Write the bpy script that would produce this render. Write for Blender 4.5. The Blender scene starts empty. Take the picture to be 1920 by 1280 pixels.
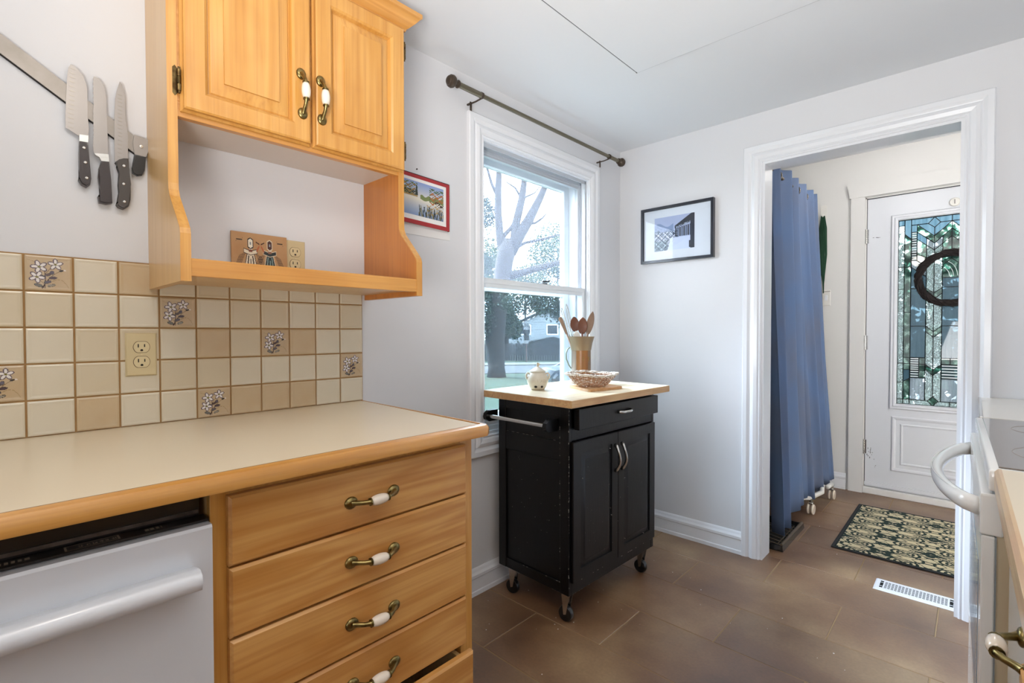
import bpy, bmesh, math, random
import numpy as np
from mathutils import Vector, Matrix
random.seed(7)
PI = math.pi
sc = bpy.context.scene
COL = sc.collection

# ------------------------------------------------------------------ camera
F_PX, YAW, PIT, ROL = 923.2, 0.753872, -0.0186743, -0.0014182
cd = bpy.data.cameras.new('camera'); cam = bpy.data.objects.new('camera', cd); COL.objects.link(cam)
cd.sensor_width = 36; cd.lens = F_PX / 1920 * 36; cd.clip_start = 0.02; cd.clip_end = 400
Fv = Vector((-math.sin(YAW)*math.cos(PIT), math.cos(YAW)*math.cos(PIT), math.sin(PIT)))
Rv = Vector((math.cos(YAW), math.sin(YAW), 0)); Uv = Rv.cross(Fv)
R2 = math.cos(ROL)*Rv + math.sin(ROL)*Uv; U2 = -math.sin(ROL)*Rv + math.cos(ROL)*Uv
cm = Matrix((R2, U2, -Fv)).transposed().to_4x4(); cm.translation = Vector((1.61326, 0, 1.16844))
cam.matrix_world = cm
sc.camera = cam

# ------------------------------------------------------------------ world, lights, exposure
wd = bpy.data.worlds.new('sky'); sc.world = wd; wd.use_nodes = True
bgn = wd.node_tree.nodes['Background']; bgn.inputs[0].default_value = (1.0, .97, .94, 1); bgn.inputs[1].default_value = 22.0
def area(name, loc, target, size, power, col, sy=None, spread=None):
    l = bpy.data.lights.new(name, 'AREA'); l.energy = power; l.size = size; l.color = col
    if sy: l.shape = 'RECTANGLE'; l.size_y = sy
    if spread: l.spread = spread
    o = bpy.data.objects.new(name, l); COL.objects.link(o); o.location = loc
    o.rotation_euler = (Vector(target)-Vector(loc)).to_track_quat('-Z', 'Y').to_euler()
    return o
def bulb(name, loc, power, col, r=.05):
    l = bpy.data.lights.new(name, 'POINT'); l.energy = power; l.color = col; l.shadow_soft_size = r
    o = bpy.data.objects.new(name, l); COL.objects.link(o); o.location = loc
    return o
bulb('ceiling_lamp_bulb', (1.05, .15, 2.12), 5.5, (1.0, .90, .78), .07)
area('ceiling_fill', (1.70, -.45, 1.05), (1.45, .6, 2.28), .8, 44, (1.0, .975, .95), spread=2.0)  # added up-light that brightens the ceiling; the room has no such source
area('back_fill', (1.5, -2.0, 1.35), (1.2, 2.0, 1.3), 1.6, 11, (.93, .97, 1.0), 1.5)  # added fill behind the camera, standing in for unseen windows
bulb('entry_lamp_bulb', (1.25, 3.5, 2.25), 7, (1.0, .97, .93), .08)
sl = bpy.data.lights.new('hazy_sun', 'SUN'); sl.energy = 46; sl.angle = math.radians(32); sl.color = (.98, .985, 1.0)
so = bpy.data.objects.new('hazy_sun', sl); COL.objects.link(so); so.location = (-4, 1, 6)
so.rotation_euler = Vector((1.30, .36, -1.20)).to_track_quat('-Z', 'Y').to_euler()
sc.view_settings.view_transform = 'Standard'; sc.view_settings.look = 'None'
sc.view_settings.gamma = 1; sc.view_settings.use_curve_mapping = False
sc.view_settings.exposure = -0.20
sc.cycles.max_bounces = 10; sc.cycles.diffuse_bounces = 5; sc.cycles.transparent_max_bounces = 16

# ------------------------------------------------------------------ materials
def lin(h):
    h = h.lstrip('#'); v = [int(h[i:i+2], 16)/255 for i in (0, 2, 4)]
    return tuple((x/12.92 if x <= .04045 else ((x+.055)/1.055)**2.4) for x in v)
def L4(h): return (*lin(h), 1)
def mat(name, col, rough=.5, metal=0, bump=0, bscale=60, var=0, vscale=6, coat=0, spec=.5, var_col=None, aniso=None):
    m = bpy.data.materials.new(name); m.use_nodes = True; nt = m.node_tree; N = nt.nodes; b = N['Principled BSDF']
    b.inputs['Base Color'].default_value = L4(col); b.inputs['Roughness'].default_value = rough
    b.inputs['Metallic'].default_value = metal; b.inputs['Specular IOR Level'].default_value = spec
    if coat: b.inputs['Coat Weight'].default_value = coat; b.inputs['Coat Roughness'].default_value = .08
    tc = N.new('ShaderNodeTexCoord')
    if aniso:
        mp = N.new('ShaderNodeMapping'); mp.inputs['Scale'].default_value = aniso; nt.links.new(tc.outputs['Object'], mp.inputs[0]); src = mp.outputs[0]
    else: src = tc.outputs['Object']
    if var:
        n = N.new('ShaderNodeTexNoise'); n.inputs['Scale'].default_value = vscale; n.inputs['Detail'].default_value = 5
        nt.links.new(src, n.inputs[0])
        mx = N.new('ShaderNodeMix'); mx.data_type = 'RGBA'
        mx.inputs[6].default_value = L4(col); mx.inputs[7].default_value = L4(var_col) if var_col else tuple(c*.7 for c in lin(col))+(1,)
        mr = N.new('ShaderNodeMapRange'); mr.inputs[1].default_value = .35; mr.inputs[2].default_value = .7; mr.inputs[4].default_value = var
        nt.links.new(n.outputs[0], mr.inputs[0]); nt.links.new(mr.outputs[0], mx.inputs[0]); nt.links.new(mx.outputs[2], b.inputs['Base Color'])
    if bump:
        n2 = N.new('ShaderNodeTexNoise'); n2.inputs['Scale'].default_value = bscale; n2.inputs['Detail'].default_value = 4
        nt.links.new(src, n2.inputs[0])
        bp = N.new('ShaderNodeBump'); bp.inputs['Strength'].default_value = bump; bp.inputs['Distance'].default_value = .002
        nt.links.new(n2.outputs[0], bp.inputs['Height']); nt.links.new(bp.outputs[0], b.inputs['Normal'])
    return m
def wood(name, c1, c2, c3, axis, rough=.33, coat=.35, scale=1.0, rings=1.0):
    """grain runs along axis (0,1,2); per-object offset keeps boards different"""
    m = bpy.data.materials.new(name); m.use_nodes = True; nt = m.node_tree; N = nt.nodes; K = nt.links; b = N['Principled BSDF']
    tc = N.new('ShaderNodeTexCoord'); oi = N.new('ShaderNodeObjectInfo')
    ad = N.new('ShaderNodeVectorMath'); ad.operation = 'ADD'
    cb = N.new('ShaderNodeCombineXYZ'); ml = N.new('ShaderNodeMath'); ml.operation = 'MULTIPLY'; ml.inputs[1].default_value = 7.3
    K.new(oi.outputs['Random'], ml.inputs[0]); [K.new(ml.outputs[0], cb.inputs[i]) for i in range(3)]
    K.new(tc.outputs['Object'], ad.inputs[0]); K.new(cb.outputs[0], ad.inputs[1])
    mp = N.new('ShaderNodeMapping'); s = [9*scale]*3; s[axis] = .9*scale; mp.inputs['Scale'].default_value = s; K.new(ad.outputs[0], mp.inputs[0])
    n1 = N.new('ShaderNodeTexNoise'); n1.inputs['Scale'].default_value = 1.1; n1.inputs['Detail'].default_value = 2; n1.inputs['Distortion'].default_value = .6; K.new(mp.outputs[0], n1.inputs[0])
    mu = N.new('ShaderNodeMath'); mu.operation = 'MULTIPLY'; mu.inputs[1].default_value = 26*rings; K.new(n1.outputs[0], mu.inputs[0])
    sn = N.new('ShaderNodeMath'); sn.operation = 'SINE'; K.new(mu.outputs[0], sn.inputs[0])
    mp2 = N.new('ShaderNodeMapping'); s = [120*scale]*3; s[axis] = 3*scale; mp2.inputs['Scale'].default_value = s; K.new(ad.outputs[0], mp2.inputs[0])
    n2 = N.new('ShaderNodeTexNoise'); n2.inputs['Scale'].default_value = 1; n2.inputs['Detail'].default_value = 4; K.new(mp2.outputs[0], n2.inputs[0])
    n3 = N.new('ShaderNodeTexNoise'); n3.inputs['Scale'].default_value = 4.5; n3.inputs['Detail'].default_value = 3; K.new(ad.outputs[0], n3.inputs[0])
    m1 = N.new('ShaderNodeMix'); m1.data_type = 'RGBA'; m1.inputs[6].default_value = L4(c1); m1.inputs[7].default_value = L4(c2)
    r1 = N.new('ShaderNodeMapRange'); r1.inputs[1].default_value = -1; r1.inputs[2].default_value = 1; r1.inputs[3].default_value = 0; r1.inputs[4].default_value = .85
    K.new(sn.outputs[0], r1.inputs[0]); K.new(r1.outputs[0], m1.inputs[0])
    m2 = N.new('ShaderNodeMix'); m2.data_type = 'RGBA'; m2.inputs[7].default_value = L4(c3)
    r2 = N.new('ShaderNodeMapRange'); r2.inputs[1].default_value = .42; r2.inputs[2].default_value = .75; r2.inputs[4].default_value = .55
    K.new(n2.outputs[0], r2.inputs[0]); K.new(r2.outputs[0], m2.inputs[0]); K.new(m1.outputs[2], m2.inputs[6])
    m3 = N.new('ShaderNodeMix'); m3.data_type = 'RGBA'; m3.inputs[7].default_value = L4(c3)
    r3 = N.new('ShaderNodeMapRange'); r3.inputs[1].default_value = .5; r3.inputs[2].default_value = .8; r3.inputs[4].default_value = .5
    K.new(n3.outputs[0], r3.inputs[0]); K.new(r3.outputs[0], m3.inputs[0]); K.new(m2.outputs[2], m3.inputs[6])
    K.new(m3.outputs[2], b.inputs['Base Color'])
    b.inputs['Roughness'].default_value = rough
    if coat: b.inputs['Coat Weight'].default_value = coat; b.inputs['Coat Roughness'].default_value = .2
    return m
def print_mat(name, rough=.6, coat=0):
    m = bpy.data.materials.new(name); m.use_nodes = True; nt = m.node_tree; b = nt.nodes['Principled BSDF']
    a = nt.nodes.new('ShaderNodeAttribute'); a.attribute_name = 'ink'; nt.links.new(a.outputs[0], b.inputs['Base Color'])
    b.inputs['Roughness'].default_value = rough
    if coat: b.inputs['Coat Weight'].default_value = coat
    return m
def film(name, tint, veil, amount, gloss=.05, rough=.02, bump=0, bscale=80, noise=None):
    """a glass pane: clear tinted transmission, a translucent veil for frosting or painted-in haze, a little gloss"""
    m = bpy.data.materials.new(name); m.use_nodes = True; nt = m.node_tree; N = nt.nodes; K = nt.links
    for n in list(N): N.remove(n)
    out = N.new('ShaderNodeOutputMaterial'); tr = N.new('ShaderNodeBsdfTransparent'); tr.inputs[0].default_value = (*tint, 1)
    tl = N.new('ShaderNodeBsdfTranslucent'); tl.inputs[0].default_value = (*veil, 1)
    gl = N.new('ShaderNodeBsdfGlossy'); gl.inputs['Roughness'].default_value = rough
    m1 = N.new('ShaderNodeMixShader'); m1.inputs[0].default_value = amount; m2 = N.new('ShaderNodeMixShader'); m2.inputs[0].default_value = gloss
    K.new(tr.outputs[0], m1.inputs[1]); K.new(tl.outputs[0], m1.inputs[2]); K.new(m1.outputs[0], m2.inputs[1]); K.new(gl.outputs[0], m2.inputs[2]); K.new(m2.outputs[0], out.inputs[0])
    tc = N.new('ShaderNodeTexCoord')
    if bump:
        n = N.new('ShaderNodeTexNoise'); n.inputs['Scale'].default_value = bscale; n.inputs['Detail'].default_value = 1; K.new(tc.outputs['Object'], n.inputs[0])
        bp = N.new('ShaderNodeBump'); bp.inputs['Strength'].default_value = bump; bp.inputs['Distance'].default_value = .01
        K.new(n.outputs[0], bp.inputs['Height']); K.new(bp.outputs[0], gl.inputs['Normal']); K.new(bp.outputs[0], tl.inputs['Normal'])
    if noise:
        sc_, cols = noise
        mp = N.new('ShaderNodeMapping'); mp.inputs['Scale'].default_value = sc_ if isinstance(sc_, tuple) else (sc_,)*3
        K.new(tc.outputs['Object'], mp.inputs[0])
        n = N.new('ShaderNodeTexNoise'); n.inputs['Scale'].default_value = 1; n.inputs['Detail'].default_value = 3; K.new(mp.outputs[0], n.inputs[0])
        cr = N.new('ShaderNodeValToRGB'); el = cr.color_ramp.elements
        while len(el) < len(cols): el.new(.5)
        for e, (p, c) in zip(el, cols): e.position = p; e.color = (*c, 1)
        K.new(n.outputs[0], cr.inputs[0]); K.new(cr.outputs[0], tr.inputs[0])
    return m
M = dict(
    wall=mat('wall_paint', 'd6d7da', .75, bump=.12, bscale=45),
    wall_entry=mat('entry_wall_paint', 'd9d8d5', .75, bump=.1, bscale=45),
    ceil=mat('ceiling_paint', 'dcdee1', .85, bump=.08, bscale=30),
    trim=mat('trim_gloss_white', 'e2e4e8', .32, coat=.2, bump=.05, bscale=20),
    door_white=mat('door_white', 'd4d7dc', .4, bump=.04, bscale=15),
    vinyl=mat('sash_vinyl', 'dfe3e8', .4),
    grey_liner=mat('window_liner_grey', 'b4b9c0', .4),
    grout_f=mat('floor_grout', '9c8464', .9, bump=.2),
    grout_w=mat('wall_grout', 'a07d50', .9, var=.5, vscale=30, var_col='8a6437'),
    laminate=mat('cream_laminate', 'dccdb2', .32, var=.15, vscale=3, var_col='d2bf9f', coat=.15),
    line=mat('dark_glue_line', '5a3a26', .6),
    brass=mat('antique_brass', '9c8a58', .28, metal=1, var=.7, vscale=60, var_col='3c3220'),
    bronze=mat('hinge_bronze', '4a3722', .35, metal=1, var=.6, vscale=80, var_col='8c7a50'),
    ceramic=mat('cream_ceramic', 'e8dccb', .15, coat=.6),
    white_app=mat('white_appliance_enamel', 'd2d4d8', .22, coat=.4),
    white_app2=mat('white_stove_enamel', 'e2e0dc', .2, coat=.4),
    bisque=mat('bisque_enamel', 'cbb898', .35, coat=.2),
    black=mat('black_plastic', '0e0d0d', .35, var=.5, vscale=14, var_col='2a211b'),
    grime=mat('grimy_tub_rim', '5c5048', .5, var=.7, vscale=40, var_col='1c1714'),
    steel=mat('brushed_steel', 'cbc8c4', .25, metal=1, bump=.1, bscale=40, aniso=(1, 1, 12)),
    magnet=mat('worn_steel_bar', '8e8882', .42, metal=.8, var=.6, vscale=35, var_col='7e786f', bump=.08),
    bolster=mat('polished_bolster', 'c8c4bc', .15, metal=1),
    blade=mat('knife_blade_steel', '8f8a86', .38, metal=.85),
    dimple=mat('blade_dimple', '8d8780', .35, metal=.9),
    knifeblk=mat('black_knife_handle', '2a1c18', .35, coat=.2),
    knifegry=mat('charcoal_knife_handle', '47423f', .5),
    cartblk=mat('black_cart_paint', '07070a', .36, bump=.15, bscale=120, aniso=(1, 1, .15), spec=.35),
    chip=mat('bare_paint_chip', '9a938c', .7),
    rubber=mat('caster_rubber', '131315', .3, coat=.4),
    nickel=mat('satin_nickel', 'c6c4c0', .22, metal=1),
    rod=mat('bronze_rod', '77705f', .35, metal=.85),
    roddark=mat('dark_rod_finial', '50453b', .42, metal=.6),
    outlet=mat('ivory_outlet', 'cbb98f', .35), outlet2=mat('ivory_receptacle', 'd3c298', .3),
    slot=mat('dark_slot', '17100a', .7),
    red=mat('red_mat_board', 'a03034', .8, bump=.1, bscale=300),
    paper=mat('white_paper', 'e2e1df', .9),
    frame=mat('navy_black_frame', '151b28', .3, coat=.3),
    board=mat('mat_board_white', 'dbe0e3', .8),
    curtain=mat('blue_curtain_cloth', '647a9d', .95, bump=.3, bscale=500, var=.6, vscale=3.5, var_col='71737f', spec=.2),
    ring=mat('grommet_metal', '8a8176', .25, metal=1),
    whitepl=mat('white_plastic', 'dedcd6', .4),
    green=mat('green_cord', '17402a', .8, bump=.6, bscale=200),
    matblk=mat('black_rubber_mat', '16171c', .7),
    tray=mat('black_boot_tray', '100e0d', .25, coat=.4), traypat=mat('tray_rib', '55493a', .5),
    darkhole=mat('duct_dark', '060505', .9),
    pot=mat('cream_glazed_pot', 'cfc8b8', .35, coat=.3, var=.3, vscale=12, var_col='b4a084'),
    potletter=mat('pot_letter_relief', 'c0b49c', .4),
    wicker=mat('white_wicker', 'd6cfc6', .6, var=.6, vscale=45, var_col='8c6a4c'), wicker2=mat('brown_wicker', '8a5a36', .6, var=.5, vscale=60, var_col='c0aa94'),
    spoon=mat('dark_wood_spoon', '6e4029', .45, var=.6, vscale=18, var_col='5a3222', coat=.15),
    spoon2=mat('grey_wood_spatula', '8f7460', .55, var=.5, vscale=15, var_col='6a5342'),
    jug=mat('aged_pewter_jug', '7d6b5c', .42, metal=.25, var=.8, vscale=10, var_col='7a5a38', bump=.15, bscale=25),
    jug2=mat('pewter_collar', '85745f', .36, metal=.35, var=.6, vscale=9, var_col='8c7350'),
    glasscook=mat('ceramic_cooktop_glass', '6c625a', .08, coat=.5, spec=.6),
    cookring=mat('cooktop_ring', '9a9188', .3),
    lead=mat('lead_came', '11161c', .5, metal=.3),
    stripe=mat('white_stripe_glass', 'e6ecef', .4),
    twig=mat('dark_twig', '1c1413', .85),
    latch=mat('dark_latch', '2c3136', .4, metal=.5),
    scuff=mat('scuff_mark', '55565a', .8),
    grass=mat('lawn_grass', '1d3016', .95, var=.8, vscale=1.5, var_col='18270f'),
    bark=mat('tree_bark', '252220', .95, bump=1, bscale=9, aniso=(1, 1, .2)),
    leaf=mat('tree_leaves', '2c4326', .8), leaf2=mat('tree_leaves_dark', '1c3222', .8),
    road=mat('road_asphalt', '3e3e40', .95, var=.3, vscale=3), walk=mat('sidewalk_concrete', '54524e', .9),
    fence=mat('weathered_fence', '2d2e30', .9, var=.5, vscale=5),
    siding=mat('white_siding', '868b90', .7), roofm=mat('house_shingle', '272a2d', .9), winm=mat('house_window', '20262e', .2),
    carm=mat('blue_grey_car', '1e2531', .25, coat=.8), cargl=mat('car_glass', '141a20', .1), signm=mat('sign_white', '707275', .5), signd=mat('sign_dark', '1f2326', .5),
    postm=mat('sign_post', '442d2a', .7),
    ink=print_mat('printed_ink'), ink_tile=print_mat('tile_glaze_ink', .25, .4), ink_cloth=print_mat('woven_mat_ink', .95),
    pane_up=film('storm_pane_upper', (.74, .78, .83), (.60, .74, 1.0), .019, .02),  # the veil puts haze and flare from the sky into the pane
    pane_low=film('screened_storm_pane', (.50, .58, .64), (.50, .70, .95), .004, .01),
    pane_in=film('inner_sash_pane', (.93, .95, .96), (.85, .9, 1), .003, .03),
)
WY = wood('maple_grain_along_wall', 'd09850', 'c68b41', 'ad702f', 1)
WZ = wood('maple_grain_upright', 'd39e54', 'c88f42', 'ae7230', 2)
WYD = wood('maple_drawer_front', 'd6a25e', 'c18642', 'ab6a2c', 1, scale=.8, rings=1.6)
WSIDE = wood('pale_maple_panel', 'd6b07a', 'cfa466', 'c0935a', 2, rings=.5)
WIN = wood('orange_maple_inner', 'c07a34', 'b56f2c', 'a05f26', 2, rings=.5)
WBUT = wood('butcher_block', 'e6d8be', 'dccba9', 'c8ae88', 1, rough=.4, coat=.2, scale=1.5)  # top paler than the edge, with window glare put into its colour
WEDGE = wood('butcher_block_edge', 'cda878', 'c0976a', 'a9794c', 1, rough=.5, coat=.1, scale=1.5)
WBOARD = wood('small_board_wood', 'c99b6c', 'bc8b5a', 'a8733f', 0, rough=.45, coat=.2)

# ------------------------------------------------------------------ object helpers
ORG = {}
def setp(o, label=None, cat=None, group=None, kind=None):
    if label: o['label'] = label
    if cat: o['category'] = cat
    if group: o['group'] = group
    if kind: o['kind'] = kind
    return o
def thing(name, label, cat, loc, rz=0, group=None, kind=None, rotated=False):
    o = bpy.data.objects.new(name, None); COL.objects.link(o); o.empty_display_size = .05
    o.location = loc; o.rotation_euler = (0, 0, rz)
    ORG[o.name] = Vector((0, 0, 0)) if (rotated or rz) else Vector(loc)
    return setp(o, label, cat, group, kind)
def obj(name, bm, m, parent=None, smooth=False, auto=None, loc=None, **kw):
    me = bpy.data.meshes.new(name)
    bmesh.ops.recalc_face_normals(bm, faces=bm.faces)
    off = ORG[parent.name] if parent else Vector(loc or (0, 0, 0))
    if off.length: bmesh.ops.translate(bm, verts=bm.verts, vec=-off)
    bm.to_mesh(me); bm.free()
    ms = m if isinstance(m, (list, tuple)) else [m]
    for x in ms: me.materials.append(x)
    o = bpy.data.objects.new(name, me); COL.objects.link(o)
    if parent: o.parent = parent; ORG[o.name] = off
    else: o.location = off; ORG[o.name] = off
    if smooth: me.shade_smooth() if hasattr(me, 'shade_smooth') else [setattr(p, 'use_smooth', True) for p in me.polygons]
    if auto is not None:
        me.shade_smooth(); me.set_sharp_from_angle(angle=math.radians(auto))
    return setp(o, **kw)
def meshed(name, me, parent, **kw):
    o = bpy.data.objects.new(name, me); COL.objects.link(o)
    if parent: o.parent = parent; ORG[o.name] = ORG[parent.name]
    return setp(o, **kw)
NB = bmesh.new
def box(bm, x0, x1, y0, y1, z0, z1, bev=0, seg=1, mi=0):
    vs = [bm.verts.new((x, y, z)) for x in (x0, x1) for y in (y0, y1) for z in (z0, z1)]
    fs = [bm.faces.new([vs[i] for i in q]) for q in ((0, 1, 3, 2), (4, 6, 7, 5), (0, 4, 5, 1), (2, 3, 7, 6), (0, 2, 6, 4), (1, 5, 7, 3))]
    for f in fs: f.material_index = mi
    if bev:
        es = set(e for f in fs for e in f.edges)
        r = bmesh.ops.bevel(bm, geom=list(es), offset=bev, segments=seg, affect='EDGES', profile=.5)
        for f in r['faces']: f.material_index = mi
    return vs
def bx(*a, **k):
    bm = NB(); box(bm, *a, **k); return bm
def mp3(plane, base):
    """plane maps (u,v,h) to xyz: 'L' left wall facing +x, 'F' far wall facing -y, 'S' side facing -y, 'D' floor up, 'C' ceiling down, 'R' facing -x"""
    if plane == 'L': return lambda u, v, h: (base+h, u, v)
    if plane == 'R': return lambda u, v, h: (base-h, u, v)
    if plane in 'FS': return lambda u, v, h: (u, base-h, v)
    if plane == 'D': return lambda u, v, h: (u, v, base+h)
    if plane == 'C': return lambda u, v, h: (u, v, base-h)
def prism(bm, pts, P, h0, h1, mi=0):
    a = [bm.verts.new(P(u, v, h0)) for u, v in pts]; b = [bm.verts.new(P(u, v, h1)) for u, v in pts]
    n = len(pts); fs = [bm.faces.new(a), bm.faces.new(b)]
    for i in range(n): fs.append(bm.faces.new((a[i], a[(i+1) % n], b[(i+1) % n], b[i])))
    for f in fs: f.material_index = mi
    return fs
def molding(bm, path, prof, P, closed=True):
    """sweep profile [(offset to the left of travel, height)] along a 2-D path with mitres"""
    n = len(path); rings = []
    for i in range(n):
        p = Vector(path[i])
        d0 = (p-Vector(path[i-1])).normalized() if (closed or i > 0) else None
        d1 = (Vector(path[(i+1) % n])-p).normalized() if (closed or i < n-1) else None
        if d0 is None: d0 = d1
        if d1 is None: d1 = d0
        n0 = Vector((-d0.y, d0.x)); n1 = Vector((-d1.y, d1.x)); m = (n0+n1); m = m/max(m.dot(n0), 1e-6) if m.length > 1e-6 else n0
        rings.append([bm.verts.new(P(p.x+m.x*o, p.y+m.y*o, h)) for o, h in prof])
    k = len(prof)
    for i in range(n if closed else n-1):
        a, b = rings[i], rings[(i+1) % n]
        for j in range(k):
            j2 = (j+1) % k
            bm.faces.new((a[j], a[j2], b[j2], b[j]))
    if not closed:
        bm.faces.new(rings[0]); bm.faces.new(rings[-1])
def rect(u0, u1, v0, v1): return [(u0, v0), (u1, v0), (u1, v1), (u0, v1)]
def nested(bm, u0, u1, v0, v1, prof, P, back=None):
    """rectangular loops (inset,height); the last is filled; optional back height closes the slab"""
    loops = []
    if back is not None: loops.append([bm.verts.new(P(u, v, back)) for u, v in rect(u0, u1, v0, v1)])
    for ins, h in prof: loops.append([bm.verts.new(P(u, v, h)) for u, v in rect(u0+ins, u1-ins, v0+ins, v1-ins)])
    for a, b in zip(loops, loops[1:]):
        for i in range(4): bm.faces.new((a[i], a[(i+1) % 4], b[(i+1) % 4], b[i]))
    bm.faces.new(loops[-1])
    if back is not None: bm.faces.new(loops[0][::-1])
def tube(bm, pts, r, seg=10, closed=False, flat=1.0, up=None, cap=True, mi=0):
    pts = [Vector(p) for p in pts]; n = len(pts); rs = r if isinstance(r, (list, tuple)) else [r]*n
    rings = []; prev = None
    for i, p in enumerate(pts):
        if closed: t = (pts[(i+1) % n]-pts[i-1])
        else: t = pts[min(i+1, n-1)]-pts[max(i-1, 0)]
        t.normalize()
        if prev is None:
            a = up or (Vector((0, 0, 1)) if abs(t.z) < .9 else Vector((1, 0, 0)))
            s = t.cross(Vector(a)).normalized()
        else:
            s = prev-t*prev.dot(t); s.normalize()
        prev = s; q = t.cross(s)
        rings.append([bm.verts.new(p+(s*math.cos(2*PI*k/seg)+q*math.sin(2*PI*k/seg)*flat)*rs[i]) for k in range(seg)])
    for i in range(n if closed else n-1):
        a, b = rings[i], rings[(i+1) % n]
        for k in range(seg):
            f = bm.faces.new((a[k], a[(k+1) % seg], b[(k+1) % seg], b[k])); f.material_index = mi
    if cap and not closed:
        bm.faces.new(rings[0][::-1]).material_index = mi; bm.faces.new(rings[-1]).material_index = mi
def lathe(bm, prof, c, axis='z', seg=24, mi=0):
    """prof [(radius, along)]"""
    c = Vector(c)
    def pt(r, t, a):
        x, y = r*math.cos(a), r*math.sin(a)
        return c+{'z': Vector((x, y, t)), 'x': Vector((t, x, y)), 'y': Vector((x, t, y))}[axis]
    rings = [[bm.verts.new(pt(max(r, 1e-5), t, 2*PI*k/seg)) for k in range(seg)] for r, t in prof]
    for a, b in zip(rings, rings[1:]):
        for k in range(seg): bm.faces.new((a[k], a[(k+1) % seg], b[(k+1) % seg], b[k])).material_index = mi
    bm.faces.new(rings[0][::-1]).material_index = mi; bm.faces.new(rings[-1]).material_index = mi
def raster(name, nx, ny, func, o, du, dv, m, parent, **kw):
    """flat print: nx*ny cells coloured by func(U,V)->rgb(ny,nx,3) in 0..1 sRGB, mask; only inked cells exist"""
    U, V = np.meshgrid((np.arange(nx)+.5)/nx, (np.arange(ny)+.5)/ny)
    rgb, mask = func(U, V)
    if mask is None: mask = np.ones((ny, nx), bool)
    rgb = np.clip(rgb, 0, 1); rgb = np.where(rgb <= .04045, rgb/12.92, ((rgb+.055)/1.055)**2.4)
    js, is_ = np.nonzero(mask); o = np.array(o, float)-np.array(ORG[parent.name] if parent else (0, 0, 0)); du = np.array(du, float); dv = np.array(dv, float)
    idx = (js*(nx+1)+is_); quad = np.stack([idx, idx+1, idx+nx+2, idx+nx+1], 1)
    used, inv = np.unique(quad.ravel(), return_inverse=True)
    gi = used % (nx+1); gj = used//(nx+1)
    co = o+(gi/nx)[:, None]*du+(gj/ny)[:, None]*dv
    me = bpy.data.meshes.new(name); me.from_pydata(co.tolist(), [], inv.reshape(-1, 4).tolist())
    at = me.color_attributes.new('ink', 'FLOAT_COLOR', 'CORNER')
    c = np.repeat(np.concatenate([rgb[js, is_], np.ones((len(js), 1))], 1), 4, 0)
    at.data.foreach_set('color', c.ravel().astype(np.float32)); me.materials.append(m); me.update()
    return meshed(name, me, parent, **kw)
def clone(root, loc, rz=None, label=None, group=None):
    r = root.copy(); COL.objects.link(r); r.location = loc
    if rz is not None: r.rotation_euler = (0, 0, rz)
    if label: r['label'] = label
    if group: r['group'] = group
    for ch in list(root.children):
        c = ch.copy(); COL.objects.link(c); c.parent = r
        for g in list(ch.children):
            d = g.copy(); COL.objects.link(d); d.parent = c
    return r
def text_mesh(s, size, P3, depth=.0006):
    """letters as geometry; P3(u,v,h) -> xyz, centred on 0,0"""
    c = bpy.data.curves.new('t', 'FONT'); c.body = s; c.size = size; c.align_x = 'CENTER'; c.align_y = 'CENTER'; c.extrude = depth/2; c.resolution_u = 3
    o = bpy.data.objects.new('t', c); COL.objects.link(o); dg = bpy.context.evaluated_depsgraph_get()
    me = bpy.data.meshes.new_from_object(o.evaluated_get(dg)); bm = NB(); bm.from_mesh(me)
    bpy.data.objects.remove(o); bpy.data.curves.remove(c); bpy.data.meshes.remove(me)
    for v in bm.verts: v.co = Vector(P3(v.co.x, v.co.y, v.co.z+depth/2))
    return bm
PL = mp3('L', 0.0)

# ================================================================== ROOM SHELL
YF, ZC, XR = 2.70, 2.28, 2.32
OY0, OY1, OZ0, OZ1 = 1.526, 2.356, .705, 2.035        # kitchen window opening
DX0, DX1, DZ = .822, 1.577, 2.027                      # doorway opening in the far wall
YD = 4.35                                             # entry far wall
# ---- floor: recessed bed and single tiles
floor = obj('floor', bx(-.02, XR+.4, -2.3, 4.52, -.06, -.0022), M['grout_f'], kind='structure')
FT = bpy.data.materials.new('porcelain_floor_tile'); FT.use_nodes = True
nt = FT.node_tree; N = nt.nodes; K = nt.links; b = N['Principled BSDF']
tc = N.new('ShaderNodeTexCoord'); oi = N.new('ShaderNodeObjectInfo')
n1 = N.new('ShaderNodeTexNoise'); n1.inputs['Scale'].default_value = 2.2; n1.inputs['Detail'].default_value = 6; K.new(tc.outputs['Object'], n1.inputs[0])
n2 = N.new('ShaderNodeTexNoise'); n2.inputs['Scale'].default_value = 90; n2.inputs['Detail'].default_value = 3; K.new(tc.outputs['Object'], n2.inputs[0])
cr = N.new('ShaderNodeValToRGB'); el = cr.color_ramp.elements; el[0].position = .3; el[0].color = L4('58371f'); el[1].position = .7; el[1].color = L4('9f825e')
e = el.new(.5); e.color = L4('7a583a'); K.new(n1.outputs[0], cr.inputs[0])
mx = N.new('ShaderNodeMix'); mx.data_type = 'RGBA'; mx.blend_type = 'MULTIPLY'; mx.inputs[0].default_value = .5
r = N.new('ShaderNodeMapRange'); r.inputs[1].default_value = .3; r.inputs[2].default_value = .7; r.inputs[3].default_value = .75; r.inputs[4].default_value = 1.15
K.new(n2.outputs[0], r.inputs[0]); K.new(cr.outputs[0], mx.inputs[6]); K.new(r.outputs[0], mx.inputs[7])
mx2 = N.new('ShaderNodeMix'); mx2.data_type = 'RGBA'; mx2.blend_type = 'MULTIPLY'; mx2.inputs[0].default_value = 1
r2 = N.new('ShaderNodeMapRange'); r2.inputs[3].default_value = .88; r2.inputs[4].default_value = 1.1
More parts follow.
